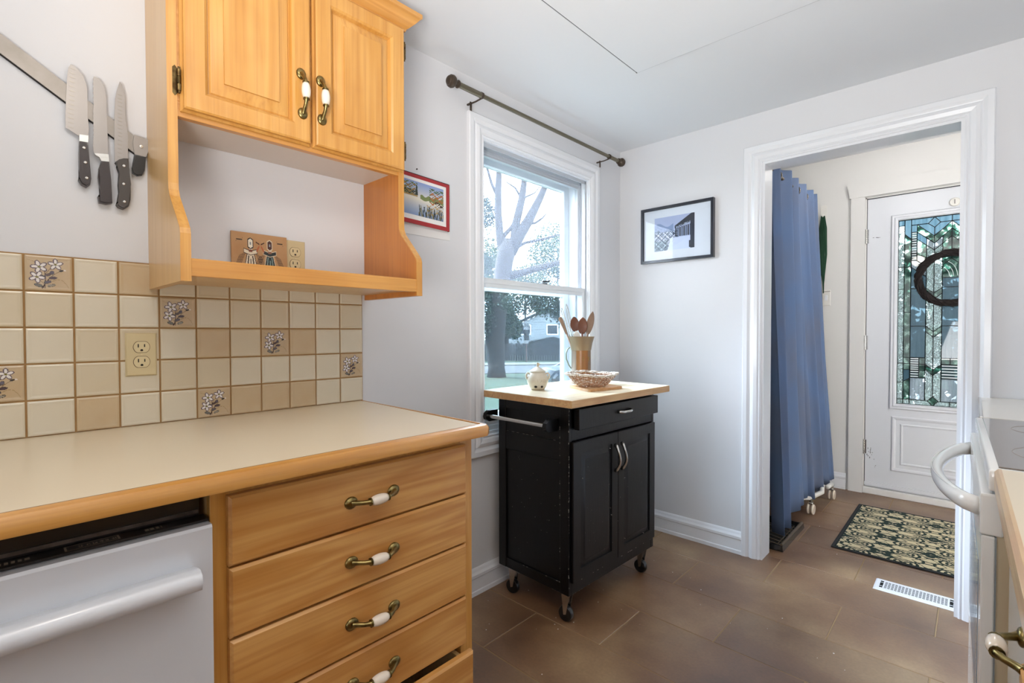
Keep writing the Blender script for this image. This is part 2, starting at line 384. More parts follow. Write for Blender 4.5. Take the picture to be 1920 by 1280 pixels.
K.new(oi.outputs['Random'], r2.inputs[0]); K.new(mx.outputs[2], mx2.inputs[6]); K.new(r2.outputs[0], mx2.inputs[7]); K.new(mx2.outputs[2], b.inputs['Base Color'])
b.inputs['Roughness'].default_value = .44; b.inputs['IOR'].default_value = 2.05
bp = N.new('ShaderNodeBump'); bp.inputs['Strength'].default_value = .12; bp.inputs['Distance'].default_value = .002; K.new(n2.outputs[0], bp.inputs['Height']); K.new(bp.outputs[0], b.inputs['Normal'])
TP, TL, GW = .3065, .610, .005
k = 0
for i in range(-11, 11):
    y0 = 1.5505+TP*i; y1 = y0+TP
    if y0 > 4.5 or y1 < -2.3: continue
    ph = .297 if i % 2 == 1 else .605
    for j in range(-2, 4):
        x0 = ph+TL*j; x1 = x0+TL
        a, c = max(x0, 0)+GW/2, min(x1, XR)-GW/2
        d, e2 = max(y0, -2.25)+GW/2, min(y1, 4.5)-GW/2
        if c-a < .02 or e2-d < .02: continue
        ti = obj('tile', bx(a, c, d, e2, -.012, 0, bev=.0012), FT, floor)
# ---- left wall with the window opening, and the ceramic backsplash on it
bm = NB()
for a in ((-2.3, OY0, -.05, ZC+.02), (OY1, 4.52, -.05, ZC+.3), (OY0, OY1, -.05, OZ0), (OY0, OY1, OZ1, ZC+.02)):
    box(bm, -.17, 0, *a)
wall_left = obj('wall_left', bm, M['wall'], kind='structure')
TT, TZ, TY0, TB = .0866, .0857, .925, .924
obj('grout_bed', bx(0, .0045, TY0-14*TT, TY0, TB, TB+5*TZ+.001), M['grout_w'], wall_left)
tile_m = [mat('glazed_tile_cream', 'cbbda2', .22, coat=.4, var=.35, vscale=9, var_col='c2b090'),
          mat('glazed_tile_pale', 'd2c8b2', .22, coat=.4, var=.3, vscale=9, var_col='c6b698'),
          mat('glazed_tile_tan', 'c3ad8b', .22, coat=.4, var=.4, vscale=14, var_col='b89a70'),
          mat('glazed_tile_printed', 'bda787', .22, coat=.4, var=.4, vscale=14, var_col='b39468')]
def tile_me(m):
    bm = NB(); g = .0018
    nested(bm, g, TT-g, g, TZ-g, [(0, .0045), (.0006, .0066), (.004, .0078), (.009, .0072)], mp3('L', 0), back=.001)
    me = bpy.data.meshes.new('tile'); bmesh.ops.recalc_face_normals(bm, faces=bm.faces); bm.to_mesh(me); bm.free(); me.materials.append(m); return me
tme = [tile_me(m) for m in tile_m]
def flower(U, V):
    # U right, V up, tile unit square
    X = U; Y = 1-V; rgb = np.zeros(U.shape+(3,)); mask = np.zeros(U.shape, bool)
    def paint(msk, c): rgb[msk] = lin2(c); mask[msk] = True
    def lin2(h): return [int(h[i:i+2], 16)/255 for i in (0, 2, 4)]
    def ell(cx, cy, a, b, ang, grow=0):
        ca, sa = math.cos(ang), math.sin(ang); x = X-cx; y = Y-cy; p = x*ca+y*sa; q = -x*sa+y*ca
        return (p/(a+grow))**2+(q/(b+grow))**2 < 1
    def stroke(pts, w, c):
        for (x0, y0), (x1, y1) in zip(pts, pts[1:]):
            dx, dy = x1-x0, y1-y0; t = np.clip(((X-x0)*dx+(Y-y0)*dy)/(dx*dx+dy*dy), 0, 1)
            paint(np.hypot(X-x0-t*dx, Y-y0-t*dy) < w, c)
    T = lambda x, y: ((x-330)/1370, (y-20)/1020)
    stroke([T(850, 960), T(900, 800), T(910, 600), T(880, 450)], .009, '4a3028'); stroke([T(810, 980), T(900, 830), T(1050, 650)], .011, '3c2620')
    stroke([T(900, 560), T(1000, 440), T(1110, 310)], .006, '6a4a34'); stroke([T(1000, 700), T(1150, 560), T(1320, 460), T(1450, 410)], .006, '6f5638')
    stroke([T(1040, 800), T(1250, 700), T(1400, 720), T(1520, 820), T(1600, 940)], .005, '8c7444'); stroke([T(400, 140), T(560, 190), T(640, 250)], .004, '9a8250')
    stroke([T(860, 850), T(700, 700)], .005, '6a4a34'); stroke([T(890, 970), T(890, 870)], .009, '3c2620')
    for x, y, a, b, g, c in ((700, 900, .085, .04, .35, '6a665e'), (970, 790, .075, .035, -.35, '5a5058'), (1080, 890, .09, .03, -.3, '8c8474'), (1130, 660, .085, .033, -.1, '4c3a40'), (1100, 500, .045, .05, .6, '5a525c'), (840, 640, .05, .035, .8, '4c4a50'), (980, 570, .075, .03, -.5, '55403c'), (1385, 430, .05, .018, -.3, '2c2624')):
        cx, cy = T(x, y); paint(ell(cx, cy, a, b, g, .007), '2a2224'); paint(ell(cx, cy, a, b, g), c)
    cx, cy = T(1490, 410); paint(ell(cx, cy, .03, .02, 0), 'd8ccc0')
    for x, y, s, rot in ((730, 340, 1, .0), (1210, 250, .92, .3), (660, 650, .95, -.45)):
        cx, cy = T(x, y)
        for kk in range(5):
            a = rot-1.9+kk*2*PI/5; px, py = cx+math.cos(a)*.105*s, cy+math.sin(a)*.105*s
            paint(ell(px, py, .082*s, .05*s, a, .009), '5c4c54')
        for kk in range(5):
            a = rot-1.9+kk*2*PI/5; px, py = cx+math.cos(a)*.1*s, cy+math.sin(a)*.1*s
            paint(ell(px, py, .070*s, .038*s, a), 'dbd4ce')
        paint(ell(cx, cy, .04*s, .026*s, .2), '8a8038'); paint(ell(cx, cy, .016, .012, 0), '4a3c1c')
    return rgb, mask
FLOW = {(9, 4), (6, 3), (3, 2), (0, 1), (5, 0), (10, 1)}
fl_me = None
TANS = {(8, 0), (5, 2), (2, 0), (2, 2), (3, 0), (5, 1), (7, 4), (4, 0)}
for c in range(14):
    for rr in range(5):
        idx = 3 if (c, rr) in FLOW else 2 if (c, rr) in TANS else (1 if random.random() < .55 else 0)
        if c == 5 and rr in (1,): idx = 0
        t = meshed('tile', tme[idx], wall_left); t.location = (.0, TY0-(c+1)*TT, TB+rr*TZ); ORG[t.name] = Vector((0, 0, 0))
        if (c, rr) in FLOW:
            t['label'] = 'tan tile printed with white flowers and dark leaves'
            if fl_me is None:
                f = raster('flower_print', 72, 72, flower, (.0078, .003, .003), (0, TT-.006, 0), (0, 0, TZ-.006), M['ink_tile'], t); fl_me = f.data
            else: f = meshed('flower_print', fl_me, t)
# ---- other walls and ceilings
bm = NB()
for a in ((0, DX0, -.05, ZC+.02), (DX1, XR+.1, -.05, ZC+.02), (DX0, DX1, DZ, ZC+.02)): box(bm, a[0], a[1], YF, YF+.115, a[2], a[3])
obj('wall_far', bm, M['wall'], kind='structure')
obj('wall_right', bx(XR, XR+.12, -2.3, YF, -.05, ZC+.02), M['wall'], kind='structure')
obj('wall_back', bx(-.17, XR+.12, -2.42, -2.3, -.05, ZC+.02), M['wall'], kind='structure')
obj('ceiling', bx(-.17, XR+.12, -2.42, YF+.115, ZC, ZC+.08), M['ceil'], kind='structure')
obj('ceiling', bx(-.17, XR+.5, YF+.115, YD+.15, 2.46, 2.54), M['ceil'], kind='structure')
obj('wall_above_doorway', bx(-.0, XR+.1, YF+.02, YF+.115, ZC+.02, 2.46), M['wall_entry'], kind='structure')
EX0, EX1, EZ = 1.028, 1.97, 2.135
bm = NB()
for a in ((-.17, EX0, -.05, 2.46), (EX1, XR+.5, -.05, 2.46), (EX0, EX1, EZ, 2.46)): box(bm, a[0], a[1], YD, YD+.14, a[2], a[3])
obj('wall_entry', bm, M['wall_entry'], kind='structure')
obj('wall_entry_right', bx(XR+.4, XR+.5, YF+.1, YD+.14, -.05, 2.46), M['wall_entry'], kind='structure')
obj('wall_entry_left', bx(0, .02, YF+.115, YD, 0, 2.46), M['wall_entry'], kind='structure')
obj('wall_outside', bx(2.4, 2.9, YF, YD+.14, 2.46, 2.5), M['wall'], kind='structure') if False else None
# raised panel on the ceiling
PC = mp3('C', ZC)
bm = NB(); prism(bm, [(.552, -.6), (2.25, -.6), (2.25, 1.915), (.552, 1.915)], PC, 0.001, .006)
obj('trim_1', bm, M['ceil'], kind='structure', label='flat panel fixed to the ceiling')
bm = NB(); prism(bm, [(.5, -.6), (.545, -.6), (.545, 1.905), (.5, 1.965)], PC, .0, .0025)
obj('trim_2', bm, M['ceil'], kind='structure')
bm = NB(); prism(bm, [(.545, -.6), (.552, -.6), (.552, 1.915), (.545, 1.915)], PC, -.001, .0012)
prism(bm, [(.545, 1.915), (2.25, 1.915), (2.25, 1.920), (.545, 1.920)], PC, -.001, .0035)
prism(bm, [(.552, 1.262), (.62, 1.262), (.62, 1.266), (.552, 1.266)], PC, .005, .0066)
obj('trim_shadow_line', bm, M['latch'], kind='structure')  # dark strips stand in for the shadow line along the ceiling panel
# baseboards (stepped profile)
BB = [(0, 0), (.016, 0), (.016, .018), (.013, .022), (.012, .075), (.0165, .08), (.0165, .092), (.010, .102), (.006, .112), (.002, .118), (0, .118)]
def baseboard(name, pts):
    bm = NB(); molding(bm, pts, [(o, h) for o, h in BB], lambda u, v, h: (u, v, h), closed=False)
    obj(name, bm, M['trim'], kind='structure')
baseboard('baseboard_left', [(0, YF), (0, .93)])
baseboard('baseboard_far', [(.744, YF), (0, YF)])
baseboard('baseboard_entry', [(.93, YD), (.02, YD)])
# door and window casing profile: offset 0 is the opening edge, going outward
CAS = [(-.0, 0), (-.0, .010), (-.006, .013), (-.012, .010), (-.018, .016), (-.034, .020), (-.046, .016), (-.052, .011), (-.056, .012), (-.068, .019), (-.088, .019), (-.092, .015), (-.092, 0)]
PF = mp3('F', YF)
bm = NB(); molding(bm, [(DX1+.0, 0), (DX1+.0, DZ), (DX0, DZ), (DX0, 0)], [(o*.95, h) for o, h in CAS], PF, closed=False)
obj('trim_4', bm, M['trim'], kind='structure', label='moulded casing around the doorway')
bm = NB()   # jamb lining
box(bm, DX0-.001, DX0+.012, YF-.004, YF+.12, 0, DZ); box(bm, DX1-.012, DX1+.001, YF-.004, YF+.12, 0, DZ); box(bm, DX0+.012, DX1-.012, YF-.004, YF+.12, DZ-.012, DZ+.001)
obj('trim_5', bm, M['trim'], kind='structure')
bm = NB()   # casing on the entry side and around the front door
prism(bm, rect(.945, EX0+.003, 0, EZ+.003), mp3('F', YD), 0, .018)
prism(bm, rect(EX1-.003, EX1+.085, 0, EZ+.003), mp3('F', YD), 0, .018)
prism(bm, [(.938, EZ+.003), (EX1+.092, EZ+.003), (EX1+.10, EZ+.10), (.922, EZ+.10)], mp3('F', YD), 0, .024)
obj('trim_6', bm, M['wall_entry'], kind='structure', label='flat casing with flared head round the front door')

# ================================================================== KITCHEN WINDOW
win = thing('window_1', None, None, (0, (OY0+OY1)/2, OZ0), kind='structure')
bm = NB(); molding(bm, rect(OY0, OY1, OZ0, OZ1), CAS, PL)
obj('casing', bm, M['trim'], win)
bm = NB()  # jamb box
box(bm, -.17, .002, OY0-.004, OY0+.004, OZ0, OZ1); box(bm, -.17, .002, OY1-.004, OY1+.012, OZ0, OZ1)
box(bm, -.17, .002, OY0+.004, OY1-.004, OZ1-.008, OZ1+.004); box(bm, -.17, .002, OY0+.004, OY1-.004, OZ0-.004, OZ0+.012)
obj('jamb', bm, M['vinyl'], win)
bm = NB()
for y in (OY0+.004, OY1-.016):
    for x in (-.012, -.046, -.078): box(bm, x-.006, x, y, y+.012, OZ0+.01, OZ1-.008)
for x in (-.012, -.046, -.078): box(bm, x-.006, x, OY0+.01, OY1-.01, OZ1-.026, OZ1-.008)
obj('track', bm, M['grey_liner'], win)
def sash(name, x0, x1, y0, y1, z0, z1, st, top, bot, m, pane, px):
    bm = NB()
    molding(bm, rect(y0, y1, z0, z1), [(0, x0), (0, x1), (st-.006, x1), (st, x1-.006), (st, x0)], mp3('L', 0))
    if top > st: box(bm, x0, x1-.002, y0+st, y1-st, z1-top, z1-st+.001)
    if bot > st: box(bm, x0, x1-.002, y0+st, y1-st, z0+st-.001, z0+bot)
    s = obj(name, bm, m, win)
    obj('pane', bx(px-.0015, px+.0015, y0+st-.004, y1-st+.004, z0+bot-.004, z1-top+.004), pane, s)
    return s
ls = sash('lower_sash', -.040, -.016, OY0+.006, OY1-.004, OZ0+.012, 1.418, .027, .042, .05, M['vinyl'], M['pane_in'], -.03)
us = sash('upper_sash', -.074, -.050, OY0+.006, OY1-.004, 1.385, OZ1-.02, .022, .028, .035, M['grey_liner'], M['pane_in'], -.064)
bm = NB(); box(bm, -.045, -.018, 1.972, 2.012, 1.418, 1.424, .001); tube(bm, [(-.03, 1.985, 1.424), (-.03, 1.985, 1.432), (-.018, 2.015, 1.434), (-.016, 2.03, 1.438)], [.006, .006, .005, .003], 8)
obj('sash_lock', bm, M['latch'], win)
bm = NB(); molding(bm, rect(OY0+.01, OY1-.006, OZ0+.02, OZ1-.008), [(0, -.165), (0, -.135), (.04, -.135), (.044, -.140), (.044, -.165)], mp3('L', 0))
box(bm, -.160, -.138, OY0+.05, OY1-.05, 1.372, 1.398)
st = obj('storm_frame', bm, M['vinyl'], win)
obj('pane', bx(-.152, -.149, OY0+.052, OY1-.048, 1.396, OZ1-.05), M['pane_up'], st, label='upper storm pane, bright haze painted into the glass')
obj('pane', bx(-.152, -.149, OY0+.052, OY1-.048, OZ0+.062, 1.374), M['pane_low'], st, label='lower storm pane behind an insect screen')
bm = NB()  # outer sill
box(bm, -.26, -.165, OY0-.05, OY1+.05, OZ0-.02, OZ0+.01)
obj('sill', bm, M['vinyl'], win)

# ================================================================== FRONT DOOR
door = thing('door_1', None, None, (EX0+.02, YD, 0), kind='structure')
PD = mp3('F', YD+.012)
GX0, GX1, GZ0, GZ1 = 1.219, 1.778, .665, 1.943
dx0, dx1, dz0, dz1 = EX0+.012, EX1-.012, .048, EZ-.012
bm = NB()
for a in ((dx0, GX0, dz0, dz1), (GX1, dx1, dz0, dz1), (GX0, GX1, dz0, GZ0), (GX0, GX1, GZ1, dz1)): box(bm, a[0], a[1], YD+.016, YD+.056, a[2], a[3])
obj('door_slab', bm, M['door_white'], door)
bm = NB(); molding(bm, rect(GX0, GX1, GZ0, GZ1), [(0, -.03), (0, .004), (-.006, .010), (-.016, .012), (-.024, .008), (-.034, .009), (-.040, .002), (-.040, -.008)], mp3('F', YD+.012))
obj('glass_frame', bm, M['door_white'], door)
bm = NB(); Pd = mp3('F', YD+.016)
for (a, c) in ((1.192, 1.805),):
    molding(bm, rect(a, c, .185, .575), [(0, -.001), (0, .003), (.008, .008), (.018, .006), (.026, .001), (.05, .001), (.056, .006), (.064, .004), (.066, -.001)], Pd)
obj('lower_panel', bm, M['door_white'], door)
bm = NB(); box(bm, dx0, dx1, YD+.004, YD+.016, .055, .082, .002); obj('door_sweep', bm, M['door_white'], door)
bm = NB(); box(bm, EX0+.004, EX1-.004, YD-.012, YD+.08, 0.0005, .046, .003); obj('threshold', bm, M['wall_entry'], door)
bm = NB(); box(bm, EX0, EX0+.011, YD+.012, YD+.13, .03, EZ); box(bm, EX1-.011, EX1, YD+.012, YD+.13, .03, EZ); box(bm, EX0, EX1, YD+.012, YD+.13, EZ-.010, EZ)
obj('jamb', bm, M['wall_entry'], door)
bm = NB(); box(bm, EX0+.0105, EX0+.0135, YD+.010, YD+.05, .05, EZ-.01); box(bm, EX0+.01, EX1-.01, YD+.010, YD+.05, EZ-.0150, EZ-.0098); obj('gap_shade', bm, M['latch'], door)  # dark strips painted in for the shade between door and jamb
for zc in (1.855, 1.09, .335):
    h = NB(); lathe(h, [(.0058, -.052), (.0058, .052)], (EX0+.008, YD+.007, zc), 'z', 10)
    for s in (-.03, -.01, .01, .03): lathe(h, [(.0066, s-.0012), (.0066, s+.0012)], (EX0+.008, YD+.007, zc), 'z', 10)
    box(h, EX0-.004, EX0+.022, YD+.009, YD+.0125, zc-.05, zc+.05); obj('hinge', h, M['nickel'], door, auto=40)
bm = NB(); lathe(bm, [(.029, 0), (.029, -.006), (.024, -.012)], (1.51, YD+.016, 2.02), 'y', 24); l = obj('deadbolt_cover', bm, M['whitepl'], door, auto=40)
bm = NB(); box(bm, 1.5085, 1.5115, YD-.001, YD+.004, 2.008, 2.036); obj('keyhole', bm, M['latch'], l)
sm = NB(); rnd = random.Random(3)
for cx, cz, n, sx, sz in ((1.075, .30, 14, .022, .035), (1.09, 1.845, 3, .018, .004), (1.10, .20, 2, .006, .01)):
    for _ in range(n):
        x = cx+rnd.gauss(0, sx*.5); z = cz+rnd.gauss(0, sz*.6); w = rnd.uniform(.001, .0035); hgt = rnd.uniform(.002, .009) if sz > .005 else .002
        prism(sm, [(x-w*(4 if sz < .005 else 1), z), (x, z-hgt), (x+w*(5 if sz < .005 else 1), z+.001), (x, z+hgt)], Pd, -.0005, .0004)
obj('scuff', sm, M['scuff'], door)
# leaded glass: single panes between came lines, mirrored about the centre
xc = (GX0+GX1)/2; a_, b_, c_, c2, d_, e_, f_ = 1.2525, 1.2885, 1.3195, 1.338, 1.370, 1.4105, 1.453
def G(nm, tint, amt, **k): return film(nm, tint, (.7, .85, .95), amt, **k)
GM = dict(
    blue=film('blue_smooth_glass', (.34, .48, .58), (.26, .37, .44), .14, .04, noise=((60, 60, 3), [(.35, (.09, .14, .17)), (.65, (.15, .20, .23))])),
    tex=film('hammered_glass', (.8, .85, .87), (.6, .70, .74), .12, .06, .1, 1, 140, noise=((230, 230, 160), [(.38, (.06, .09, .09)), (.50, (.36, .41, .42)), (.60, (.75, .8, .82))])),
    bev=film('bevelled_glass', (.5, .7, .65), (.5, .72, .7), .05, .1, .02, 0, 1, noise=((30, 30, 22), [(.40, (.015, .06, .05)), (.52, (.12, .22, .19)), (.60, (.5, .56, .55))])),
    pale=film('frosted_pale_glass', (.75, .82, .86), (.75, .83, .90), .10, .04, noise=((90, 90, 2), [(.4, (.20, .24, .27)), (.6, (.32, .35, .38))])),
    strp=film('clear_striped_glass', (.10, .14, .15), (.5, .6, .65), .06, .05))
half = [
 ('blue', [(GX0, 1.905), (a_, 1.905), (a_, GZ1), (GX0, GZ1)]), ('blue', [(a_, 1.846), (b_, 1.808), (b_, GZ1), (a_, GZ1)]),
 ('blue', [(b_, 1.903), (1.377, 1.903), (e_, GZ1), (b_, GZ1)]), ('blue', [(b_, 1.854), (c_, 1.854), (c_, 1.903), (b_, 1.903)]),
 ('blue', [(e_, GZ1), (1.441, 1.904), (xc, 1.904), (xc, GZ1)]), ('blue', [(1.377, 1.903), (e_, 1.873), (1.441, 1.904), (e_, GZ1)]),
 ('blue', [(c_, 1.903), (e_, 1.814), (e_, 1.873), (1.377, 1.903)]), ('blue', [(e_, 1.814), (xc, 1.904), (1.441, 1.904), (e_, 1.873)]),
 ('bev', [(c_, 1.853), (e_, 1.767), (e_, 1.814), (c_, 1.903)]), ('bev', [(e_, 1.767), (xc, 1.855), (xc, 1.904), (e_, 1.814)]),
 ('blue', [(c_, 1.803), (d_, 1.757), (d_, 1.807), (c_, 1.853)]), ('pale', [(d_, 1.757), (e_, 1.72), (e_, 1.767), (d_, 1.807)]),
 ('pale', [(e_, 1.72), (f_, 1.760), (f_, 1.81), (e_, 1.767)]), ('bev', [(f_, 1.76), (xc, 1.805), (xc, 1.855), (f_, 1.81)]),
 ('bev', [(c_, 1.705), (d_, 1.67), (d_, 1.757), (c_, 1.803)]), ('bev', [(c_, 1.657), (d_, 1.615), (d_, 1.67), (c_, 1.705)]),
 ('pale', [(b_, 1.615), (d_, 1.545), (d_, 1.615), (c_, 1.657), (b_, 1.66)]),
 ('tex', [(GX0, 1.617), (a_, 1.617), (a_, 1.905), (GX0, 1.905)]), ('tex', [(GX0, 1.466), (a_, 1.466), (a_, 1.617), (GX0, 1.617)]),
 ('tex', [(GX0, 1.208), (a_, 1.208), (a_, 1.466), (GX0, 1.466)]), ('tex', [(GX0, .948), (a_, .948), (a_, 1.208), (GX0, 1.208)]),
 ('tex', [(GX0, .816), (a_, .816), (a_, .948), (GX0, .948)]), ('tex', [(GX0, .698), (a_, .698), (a_, .816), (GX0, .816)]),
 ('tex', [(GX0, GZ0), (a_, GZ0), (a_, .698), (GX0, .698)]), ('tex', [(a_, GZ0), (b_, GZ0), (b_, .699), (a_, .699)]),
 ('tex', [(b_, GZ0), (e_, GZ0), (1.385, .697), (b_, .699)]), ('tex', [(e_, GZ0), (xc, GZ0), (xc, .697), (1.441, .697)]),
 ('bev', [(1.385, .697), (e_, GZ0), (1.441, .697), (e_, .728)]),
 ('bev', [(a_, 1.615), (b_, 1.615), (b_, 1.808), (a_, 1.846)]), ('bev', [(a_, 1.303), (b_, 1.303), (b_, 1.615), (a_, 1.615)]),
 ('bev', [(a_, .99), (b_, .99), (b_, 1.303), (a_, 1.303)]), ('bev', [(a_, .947), (b_, .947), (b_, .99), (a_, .99)]), ('bev', [(a_, .905), (b_, .905), (b_, .947), (a_, .947)]),
 ('blue', [(a_, .82), (b_, .846), (b_, .905), (a_, .905)]), ('bev', [(a_, .699), (b_, .699), (b_, .846), (a_, .82)]),
 ('blue', [(b_, 1.465), (d_, 1.465), (d_, 1.545), (b_, 1.615)]), ('blue', [(b_, 1.207), (d_, 1.207), (d_, 1.465), (b_, 1.465)]), ('blue', [(b_, .99), (d_, .99), (d_, 1.207), (b_, 1.207)]),
 ('bev', [(c2, .945), (d_, .945), (d_, .99), (c2, .99)]), ('bev', [(c2, .903), (d_, .903), (d_, .945), (c2, .945)]), ('bev', [(c2, .851), (d_, .851), (d_, .903), (c2, .903)]),
 ('pale', [(b_, .699), (d_, .697), (d_, .851), (b_, .851)]),
 ('tex', [(d_, 1.465), (e_, 1.43), (e_, 1.72), (d_, 1.757)]), ('tex', [(e_, 1.43), (f_, 1.465), (f_, 1.76), (e_, 1.72)]),
 ('bev', [(d_, 1.427), (e_, 1.39), (e_, 1.43), (d_, 1.465)]), ('bev', [(e_, 1.39), (f_, 1.427), (f_, 1.465), (e_, 1.43)]),
 ('tex', [(d_, 1.207), (e_, 1.168), (e_, 1.39), (d_, 1.427)]), ('tex', [(e_, 1.168), (f_, 1.207), (f_, 1.427), (e_, 1.39)]),
 ('bev', [(d_, 1.17), (e_, 1.131), (e_, 1.168), (d_, 1.207)]), ('bev', [(e_, 1.131), (f_, 1.17), (f_, 1.207), (e_, 1.168)]),
 ('tex', [(d_, .947), (e_, .909), (e_, 1.131), (d_, 1.17)]), ('tex', [(e_, .909), (f_, .947), (f_, 1.17), (e_, 1.131)]),
 ('bev', [(d_, .912), (e_, .871), (e_, .909), (d_, .947)]), ('bev', [(e_, .871), (f_, .912), (f_, .947), (e_, .909)]),
 ('tex', [(d_, .697), (1.385, .697), (e_, .728), (e_, .871), (d_, .912)]), ('tex', [(e_, .728), (1.441, .697), (f_, .697), (f_, .912), (e_, .871)]),
 ('bev', [(f_, 1.612), (xc, 1.657), (xc, 1.805), (f_, 1.76)]), ('bev', [(f_, .948), (xc, .948), (xc, .99), (f_, .99)]),
]
mid = [('bev', [(f_, 1.53), (2*xc-f_, 1.53), (2*xc-f_, 1.612), (xc, 1.657), (f_, 1.612)]), ('blue', [(f_, 1.466), (2*xc-f_, 1.466), (2*xc-f_, 1.53), (f_, 1.53)]),
       ('blue', [(f_, 1.207), (2*xc-f_, 1.207), (2*xc-f_, 1.466), (f_, 1.466)]), ('blue', [(f_, .99), (2*xc-f_, .99), (2*xc-f_, 1.207), (f_, 1.207)]),
       ('strp', [(f_, .851), (2*xc-f_, .851), (2*xc-f_, .948), (f_, .948)]), ('pale', [(f_, .697), (2*xc-f_, .697), (2*xc-f_, .851), (f_, .851)])]
for z0, z1 in ((1.808, 1.854), (1.759, 1.808), (1.708, 1.759), (1.66, 1.708)): half.append(('strp', [(b_, z0), (c_, z0), (c_, z1), (b_, z1)]))
for z0, z1 in ((.945, .99), (.903, .945), (.851, .903)): half.append(('strp', [(b_, z0), (c2, z0), (c2, z1), (b_, z1)]))
allp = list(mid)
for kd, pl in half: allp.append((kd, pl)); allp.append((kd, [(2*xc-x, z) for x, z in pl][::-1]))
lg = meshed('leaded_glass', bpy.data.meshes.new('leaded_glass'), door)
came = NB(); seen = set(); stripes = NB(); Pg = mp3('F', YD+.036)
def strip(bm, p, q, w, P, h0, h1):
    p, q = Vector(p), Vector(q); d = (q-p).normalized(); n = Vector((-d.y, d.x))*w; p = p-d*w*.6; q = q+d*w*.6
    prism(bm, [tuple(p+n), tuple(p-n), tuple(q-n), tuple(q+n)], P, h0, h1)
for kd, pl in allp:
    bm = NB(); prism(bm, pl, Pg, -.002, .002)
    obj('pane', bm, GM[kd], lg)
    for i in range(len(pl)):
        p, q = pl[i], pl[(i+1) % len(pl)]; key = tuple(sorted((tuple(round(t, 3) for t in p), tuple(round(t, 3) for t in q))))
        if key in seen: continue
        seen.add(key); strip(came, p, q, .0021, Pg, -.0035, .0035)
    if kd == 'strp':
        x0 = min(p[0] for p in pl)+.004; x1 = max(p[0] for p in pl)-.004; z0 = min(p[1] for p in pl); z1 = max(p[1] for p in pl); n = 5 if x1-x0 > .06 else 3
        for i in range(n): zz = z0+(z1-z0)*(i+.5)/n; prism(stripes, rect(x0, x1, zz-.003, zz+.003), Pg, .002, .0032)
swirl = NB()
for cx, r0 in ((xc-.04, .05), (xc-.035, .065), (xc-.05, .04)):
    pts = [(cx-.0+r0*math.cos(t), YD+.033, 1.535+r0*math.sin(t)*1.6) for t in np.linspace(.05, 1.3, 8)]
    tube(swirl, pts, .0018, 6)
obj('lead_came', came, M['lead'], lg); obj('white_stripes', stripes, M['stripe'], lg); obj('swirl_relief', swirl, M['stripe'], lg)
# wreath
wr = thing('wreath', 'dark twig wreath hanging on the leaded glass of the front door', 'wreath', (xc, YD-.035, 1.52))
bm = NB(); rnd = random.Random(5)
for kk in range(46):
    ph = rnd.uniform(0, 2*PI); tw = rnd.choice([3, 4, 5]); rr = rnd.uniform(.006, .024); R = .166
    t0 = rnd.uniform(0, 2*PI); span = rnd.uniform(2.5, 6.2)
    pts = [];
    for s in np.linspace(0, span, int(14*span/3)):
        t = t0+s; aa = ph+tw*s+.3*math.sin(3*s+kk); r_ = R+rr*math.cos(aa); pts.append((xc+r_*math.cos(t), YD-.035+rr*math.sin(aa), 1.52+r_*math.sin(t)))
    tube(bm, pts, .0042, 5)
tube(bm, [(xc+.166*math.cos(t), YD-.035, 1.52+.166*math.sin(t)) for t in np.linspace(0, 2*PI, 40)[:-1]], .019, 8, closed=True)
obj('twigs', bm, M['twig'], wr, kind='stuff')
bm = NB(); rnd = random.Random(8)
for kk in range(420):
    t = rnd.uniform(0, 2*PI); a = rnd.uniform(0, 2*PI); r0 = .166+.022*math.cos(a); p = Vector((xc+r0*math.cos(t), YD-.035+.022*math.sin(a), 1.52+r0*math.sin(t)))
    d = Vector((-math.sin(t)*.8+math.cos(t)*math.cos(a), math.sin(a), math.cos(t)*.8+math.sin(t)*math.cos(a))); tube(bm, [p, p+d*rnd.uniform(.006, .014)], [.0012, .0005], 4)
obj('bristles', bm, M['twig'], wr, kind='stuff')
# ================================================================== CERAMIC PULLS
def pull(parent, P, u, v, L, ang=0, out=.028, mark=None):
    """brass pull with ceramic grip on a front: centre (u,v), length L, angle in the plane"""
    ca, sa = math.cos(ang), math.sin(ang)
    def Q(s, t, h): return P(u+ca*s-sa*t, v+sa*s+ca*t, h)
    bm = NB()
    for sg in (-1, 1):
        prof = [(.0135, 0), (.0135, .0025), (.0115, .005), (.006, .0075)]; rings = []
        for r, h in prof: rings.append([bm.verts.new(Q(sg*L/2+r*1.15*math.cos(2*PI*k/16), r*math.sin(2*PI*k/16), h)) for k in range(16)])
        for a, b in zip(rings, rings[1:]):
            for k in range(16): bm.faces.new((a[k], a[(k+1) % 16], b[(k+1) % 16], b[k]))
        bm.faces.new(rings[0]); bm.faces.new(rings[-1])
        ss = [L/2, L/2*.86, L/2*.66, L/2*.48, L/2*.40]; hh = [.006, .012, out*.8, out*.97, out]
        tube(bm, [Q(sg*s, 0, h) for s, h in zip(ss, hh)], [.0065, .0055, .005, .0055, .0065], 10)
        for s_, r_ in ((.222, .0088), (.200, .0084)):
            tube(bm, [Q(sg*L*s_, 0, out), Q(sg*L*(s_-.013), 0, out)], r_, 12)
    tube(bm, [Q(-L*.22, 0, out), Q(L*.22, 0, out)], .003, 8)
    h = obj('handle', bm, M['brass'], parent, auto=50)
    bm = NB(); n = 9; ts = np.linspace(-1, 1, n)
    tube(bm, [Q(t*L*.19*1.0, 0, out) for t in ts], [.0075+.0045*(1-t*t)**.7 for t in ts], 16)
    obj('handle_grip', bm, M['ceramic'], parent, smooth=True, label='cream ceramic grip')
